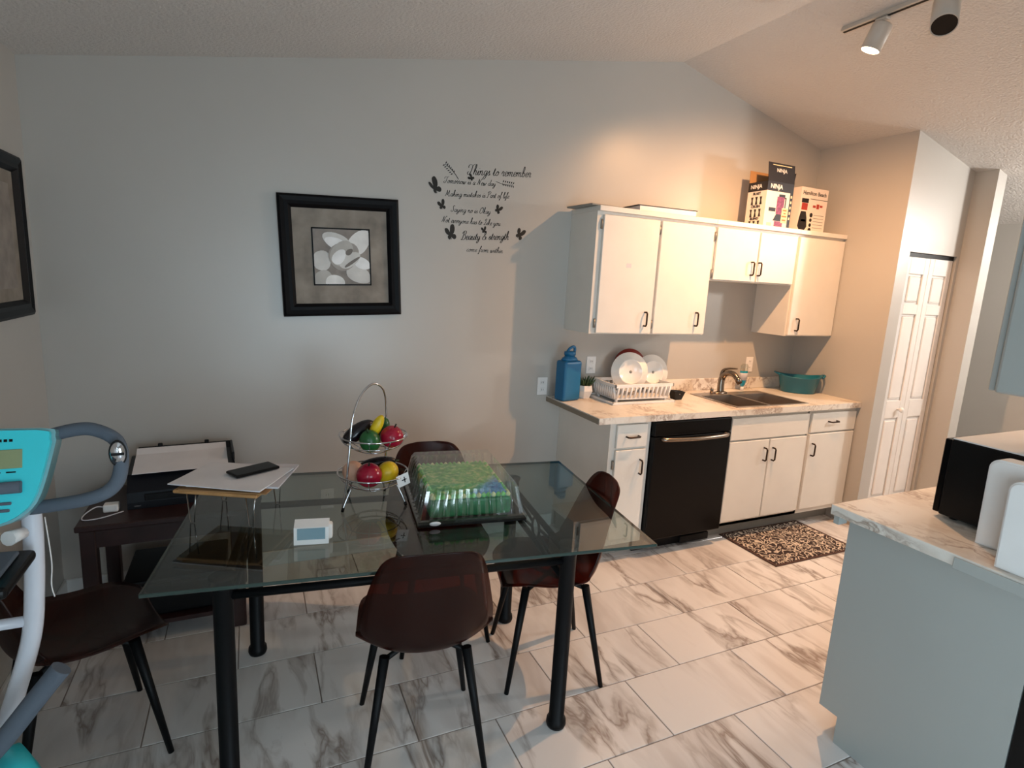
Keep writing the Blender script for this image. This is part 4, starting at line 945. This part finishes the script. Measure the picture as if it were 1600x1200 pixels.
# ================================================================== EXERCISE BIKE
BX, BY = -4.585, -1.60
bk = thing('exercise_bike', 'folding exercise bike with turquoise console, cut off by the left photo edge', 'exercise bike', (BX, BY, 0))
tilt = -.30
def con(bm): return xf(bm, (0, 0, 1.135), (tilt, 0, 0))
outl = [(-.125, .085), (-.11, .105), (.11, .105), (.135, .085), (.132, .05), (.110, -.045), (.085, -.085), (.04, -.108), (-.04, -.108), (-.085, -.085), (-.110, -.045)]
outl = [(p.x, p.y) for p in smoothpts([(x, y, 0) for x, y in outl], 3, True)]
part('console_rim', con(prism([(x*1.06, y*1.05) for x, y in outl], 1, .0, .045)), 'tealrim', bk)
cs = part('console', con(prism(outl, 1, -.014, .0)), 'teal', bk)
part('screen', con(B(-.09, .085, -.0165, -.0142, .018, .062, .001, 1)), 'lcd', cs, 'olive LCD screen')
for k in range(9): part('tiny_print', con(B(-.02+k*.010, -.0135+k*.010, -.0148, -.0142, .080, .0865)), 'blackmetal', cs)
for k in range(6): part('print_dash', con(B(-.085+k*.028, -.067+k*.028, -.0148, -.0142, .008, .011)), 'blackmetal', cs)
part('holder_bar', con(TB([(-.095, -.022, -.026), (.085, -.022, -.026)], .014, 10)), 'foam', cs)
for x, z in ((0, -.062), (.03, -.058), (.055, -.062), (.028, -.074), (.052, -.078), (-.03, -.058), (-.055, -.062)): part('button', con(B(x-.011, x+.011, -.0175, -.0142, z-.0035, z+.0035, .0015, 1)), 'foam', cs)
loop = smoothpts([(.10, .07, 1.205), (.17, .07, 1.222), (.215, .06, 1.222), (.262, .04, 1.197), (.274, .02, 1.15), (.262, .0, 1.095), (.215, -.01, 1.068), (.10, .02, 1.045), (.02, .05, 1.035)], 6)
part('handlebar', TB(loop, .0165, 12), 'foam', bk)
hb = part('pulse_sensor', xf(lathe([(.0, .006), (.019, .004), (.021, 0)], 18, sx=.85, sy=1.5), (.270, .008, 1.172), (PI/2, 0, 0)), 'chrome', bk, 'silver oval pulse sensor')
part('sensor_rim', xf(TB(ring((0, 0, 0), .021, 0, 22), .0022, 6, True), (.270, .006, 1.172), (PI/2, 0, 0), (.85, 1.5, 1)), 'black', hb); part('sensor_bar', B(.256, .284, .0, .006, 1.168, 1.174), 'black', hb)
loop2 = [(-p.x*.9, p.y, p.z) for p in loop]; part('handlebar', TB(loop2, .0165, 12), 'foam', bk)
post = smoothpts([(.075, .05, 1.06), (.074, .05, .95), (.066, .05, .82), (.052, .05, .70), (.02, .045, .58), (-.03, .03, .42), (-.10, .01, .20), (-.12, .0, .05)], 6)
part('post', TB(post, .021, 12), 'whitemetal', bk)
part('cross_brace', TB([(.05, .05, .735), (-.12, .05, .735)], .014, 10), 'whitemetal', bk)
part('knob', TB([(.062, .03, .98), (.045, -.01, .985)], [.014, .018], 10), 'white', bk)
sd = part('saddle', xf(B(-.16, .085, -.10, .10, -.028, .0, .012, 3), (.01, -.10, .955), (.0, .06, 0)), 'black', bk); part('saddle_top', xf(B(-.14, .06, -.08, .07, .0, .010, .004, 2), (.01, -.10, .955), (0, .06, 0)), 'foam', sd)
part('seat_post', TB([(-.07, -.10, .90), (-.10, -.08, .60), (-.06, -.02, .25)], .017, 10), 'whitemetal', bk)
part('side_handle', TB(smoothpts([(.135, -.06, .655), (.09, -.07, .60), (.0, -.09, .49), (-.10, -.09, .40)], 5), .024, 12), 'foam', bk)
part('flywheel_cover', xf(lathe([(0, -.05), (.12, -.05), (.175, -.03), (.18, 0), (.175, .03), (.12, .05), (0, .05)], 36), (.02, -.05, .25), (0, PI/2, .5)), 'teal', bk)
part('crank_hub', xf(lathe([(0, .05), (.045, .05), (.05, .062), (.03, .07), (0, .07)], 20), (.02, -.05, .25), (0, PI/2, .5)), 'black', bk)
part('crank', TB([(.075, -.02, .25), (.085, -.11, .19)], .011, 8), 'blackmetal', bk); part('pedal', B(.09, .15, -.16, -.07, .165, .185, .005), 'black', bk)
for y in (-.16, .16): part('foot_bar', TB([(-.24, y, .026), (.20, y, .026)], .026, 12), 'whitemetal', bk)
part('base_beam', TB([(-.12, -.16, .05), (-.12, .16, .05)], .02, 10), 'whitemetal', bk)
part('sensor_wire', TB(smoothpts([(.095, .07, 1.0), (.10, .07, .88), (.098, .06, .82), (.105, .05, .79)], 5), .0016, 5), 'white', bk)

# ================================================================== RUG
rg = thing('kitchen_rug', 'brown and cream scroll-pattern rug in front of the sink', 'rug', (-.728, -.752, .0005), 0)
part('pile', B(-.355, .355, -.222, .222, 0, .0075, .002, 1), 'rug', rg)
bm = new()
for a in ((-.378, .378, -.24, -.222), (-.378, .378, .222, .24), (-.378, -.355, -.222, .222), (.355, .378, -.222, .222)): box(bm, *a, 0, .006, .002, 1)
part('border', bm, 'rugedge', rg)

# ================================================================== ISLAND RUN
IX, IY0, IY1 = -2.05, -2.555, -1.993
ic = thing('island_cabinet', 'pale grey end panel of the island base cabinet facing the dining table', 'cabinet', (-1.3, -2.3, 0))
wpart('end_panel', prism([(IY1, .108), (IY1, .876), (IY0, .876), (IY0, 0), (IY1-.075, 0), (IY1-.075, .108)], 0, IX, IX+.02), 'islandpaint', ic)
wpart('body', B(IX+.0205, -.45, IY0, IY1, .108, .874), 'islandpaint', ic); wpart('toe_kick', B(IX+.0205, -.45, IY0, IY1-.075, 0, .107), 'toekick', ic)
for k in range(3):
    a = IX+.05+k*.51; d = wpart('door', B(a, a+.48, IY1+.001, IY1+.019, .13, .70, .003, 1), 'cab', ic); wpart('drawer', B(a, a+.48, IY1+.001, IY1+.019, .715, .86, .003, 1), 'cab', ic)
iw = thing('island_worktop', 'pale marbled laminate worktop of the island under the microwave', 'worktop', (-1.3, -2.3, .876))
wpart('slab', B(-2.11, -.42, -2.635, -1.955, .877, .914, .002, 1), 'counter', iw)
wpart('edge_strip', B(-2.116, -2.1105, -2.634, -2.36, .872, .908, .001, 1), 'islandpaint', iw, 'pale strip along the worktop edge')
wpart('support_bracket', B(-2.10, -2.055, -1.985, -1.965, .845, .876), 'islandpaint', iw); wpart('nail', TB([(-2.053, -2.345, .868), (-2.056, -2.345, .868)], .004, 8), 'black', ic)
bn = thing('waste_bin', 'black bin standing at the near end of the island', 'bin', (-1.93, -2.60, 0))
wpart('body', prism([(-2.045, 0), (-1.80, 0), (-1.80, .60), (-2.05, .60)], 1, -2.63, -2.559), 'black', bn); wpart('lid', B(-2.05, -1.80, -2.632, -2.558, .601, .635, .004, 1), 'blackmetal', bn)
mw = thing('microwave', 'black microwave with a silver top on the island worktop', 'microwave', (-1.58, -2.36, .9145))
for x in (-1.80, -1.36):
    for y in (-2.19, -2.52): wpart('foot', lathe([(0, 0), (.014, 0), (.014, .012), (0, .012)], 12, (x, y, .9146)), 'black', mw)
wpart('body', B(-1.84, -1.32, -2.55, -2.157, .927, 1.196, .004, 1), 'black', mw); wpart('top_cover', B(-1.838, -1.322, -2.548, -2.16, 1.1962, 1.201, .001, 1), 'trimwhite', mw, 'silver sheet metal top')
wpart('door', B(-1.835, -1.46, -2.156, -2.135, .93, 1.193, .003, 1), 'blackgloss', mw); wpart('control_panel', B(-1.455, -1.325, -2.156, -2.137, .93, 1.193, .003, 1), 'black', mw)
wpart('door_handle', TB([(-1.50, -2.134, .96), (-1.50, -2.115, .97), (-1.50, -2.115, 1.15), (-1.50, -2.134, 1.16)], .006, 8), 'blackmetal', mw)
def slab(name, x0, x1, y0, y1, z1, label):
    z0 = .9146; r = .03; pts = []
    for (cx_, cz_, a0) in ((y1-r, z1-r, 0), (y0+r, z1-r, 90)):
        for k in range(7): a = math.radians(a0+k*15); pts.append((cx_+r*math.cos(a), cz_+r*math.sin(a)))
    pts += [(y0+.004, z0), (y1-.004, z0)]
    bm = prism(pts, 0, x0, x1); bmesh.ops.bevel(bm, geom=[e for e in bm.edges if abs(e.verts[0].co.x-e.verts[1].co.x) < 1e-6], offset=.006, segments=2, affect='EDGES')
    return solo(name, bm, 'white', label, 'container', 'white containers beside the microwave')
slab('storage_container', -1.955, -1.885, -2.56, -2.325, 1.192, 'white upright container directly beside the microwave')
slab('storage_container', -2.088, -2.005, -2.62, -2.44, 1.175, 'front white upright container on the worktop edge, nearest the viewer')
uc2 = thing('wall_cabinet', 'pale grey wall cabinet side above the microwave at the right photo edge', 'cabinet', (-1.4, -2.4, 1.37))
wpart('body', B(-1.80, -1.0, -2.638, -2.225, 1.37, 2.45, .012, 3), 'islandpaint', uc2)
for k in range(2): wpart('door', B(-1.79+k*.395, -1.40+k*.395, -2.224, -2.206, 1.375, 2.44, .003, 1), 'islandpaint', uc2)

# ================================================================== TRACK LIGHTS AND HALL LAMP
def tz(x): return cz(x)
tk = thing('light_track', 'pale ceiling track rail carrying the spotlights', 'light track', (-1.13, -1.5, cz(-1.13)))
rotr = math.atan(-SR)
def tl_(bm): return xf(bm, (-1.13, 0, cz(-1.13)), (0, rotr, 0))
wpart('rail', tl_(B(-.017, .017, -2.15, -.945, -.022, -.001)), 'lampwhite', tk); wpart('slot', tl_(B(-.006, .006, -2.14, -.95, -.0235, -.0222)), 'black', tk)
def head(px, py, aim, L_, label, lit):
    z = cz(-1.13)-.023
    o = thing('track_spotlight', label, 'spotlight', (-1.13, py, z), 0, 'spotlights on the ceiling track')
    part('adapter', B(-.016, .016, -.03, .03, -.012, 0, .002, 1), 'lampwhite', o); part('stem', TB([(0, 0, -.010), (0, 0, -.045)], .007, 8), 'lampwhite', o)
    d = Vector(aim).normalized(); q = d.to_track_quat('-Z', 'Y').to_matrix().to_4x4(); mt = Matrix.Translation((0, 0, -.045)) @ q
    R_ = .047 if lit else .053
    bm = lathe([(0, .018), (R_*.9, .018), (R_, .008), (R_, -L_), (R_-.004, -L_), (R_-.005, -L_+.02), (0, -L_+.02)], 28); bmesh.ops.transform(bm, matrix=mt, verts=bm.verts); part('can', bm, 'lampwhite', o)
    bm = lathe([(R_-.0055, -L_+.003), (R_-.0055, -L_+.019), (.0, -L_+.0195)] if not lit else [(R_-.0055, -L_+.001), (R_-.0055, -L_+.006), (.0, -L_+.006)], 24)
    bmesh.ops.transform(bm, matrix=mt, verts=bm.verts); part('lamp', bm, 'emitlamp' if lit else 'black', o, 'glowing lens' if lit else 'dark unlit lamp')
    if not lit:
        bm = lathe([(.026, -L_+.0185), (.024, -L_+.010), (0, -L_+.008)], 18); bmesh.ops.transform(bm, matrix=mt, verts=bm.verts); part('bulb', bm, 'toekick', o)
    return Vector((-1.13, py, z)) + mt @ Vector((0, 0, -L_-.012)), d
lp, ld = head(0, -1.155, (-.22, .28, -1), .105, 'lit white track spotlight glowing at its lower end', True)
head(0, -1.45, (-.62, -.42, -1), .155, 'unlit white track spotlight with a dark opening, at the top right', False)
l = bpy.data.lights.new('spot_bulb', 'SPOT'); l.energy = SPOT_POWER; l.color = SPOT_COL; l.spot_size = math.radians(152); l.spot_blend = 1.0; l.shadow_soft_size = .022
lo = bpy.data.objects.new('spot_bulb', l); COL.objects.link(lo); lo.location = lp; lo.rotation_euler = Vector((.15, .30, -1)).to_track_quat('-Z', 'Y').to_euler()
hl = thing('hall_ceiling_lamp', 'round white ceiling lamp in the hall beyond the pantry', 'lamp', (1.3, -1.95, cz(1.3)-.09))
part('base', lathe([(.15, .06), (.15, .075), (0, .075)], 24), 'lampwhite', hl); part('bowl', lathe([(0, -.01), (.08, .0), (.13, .03), (.145, .0595)], 24), 'emithall', hl)
l = bpy.data.lights.new('hall_bulb', 'POINT'); l.energy = HALL_POWER; l.color = (1, .96, .92); l.shadow_soft_size = .1
lo = bpy.data.objects.new('hall_bulb', l); COL.objects.link(lo); lo.location = (1.3, -1.95, cz(1.3)-.22)
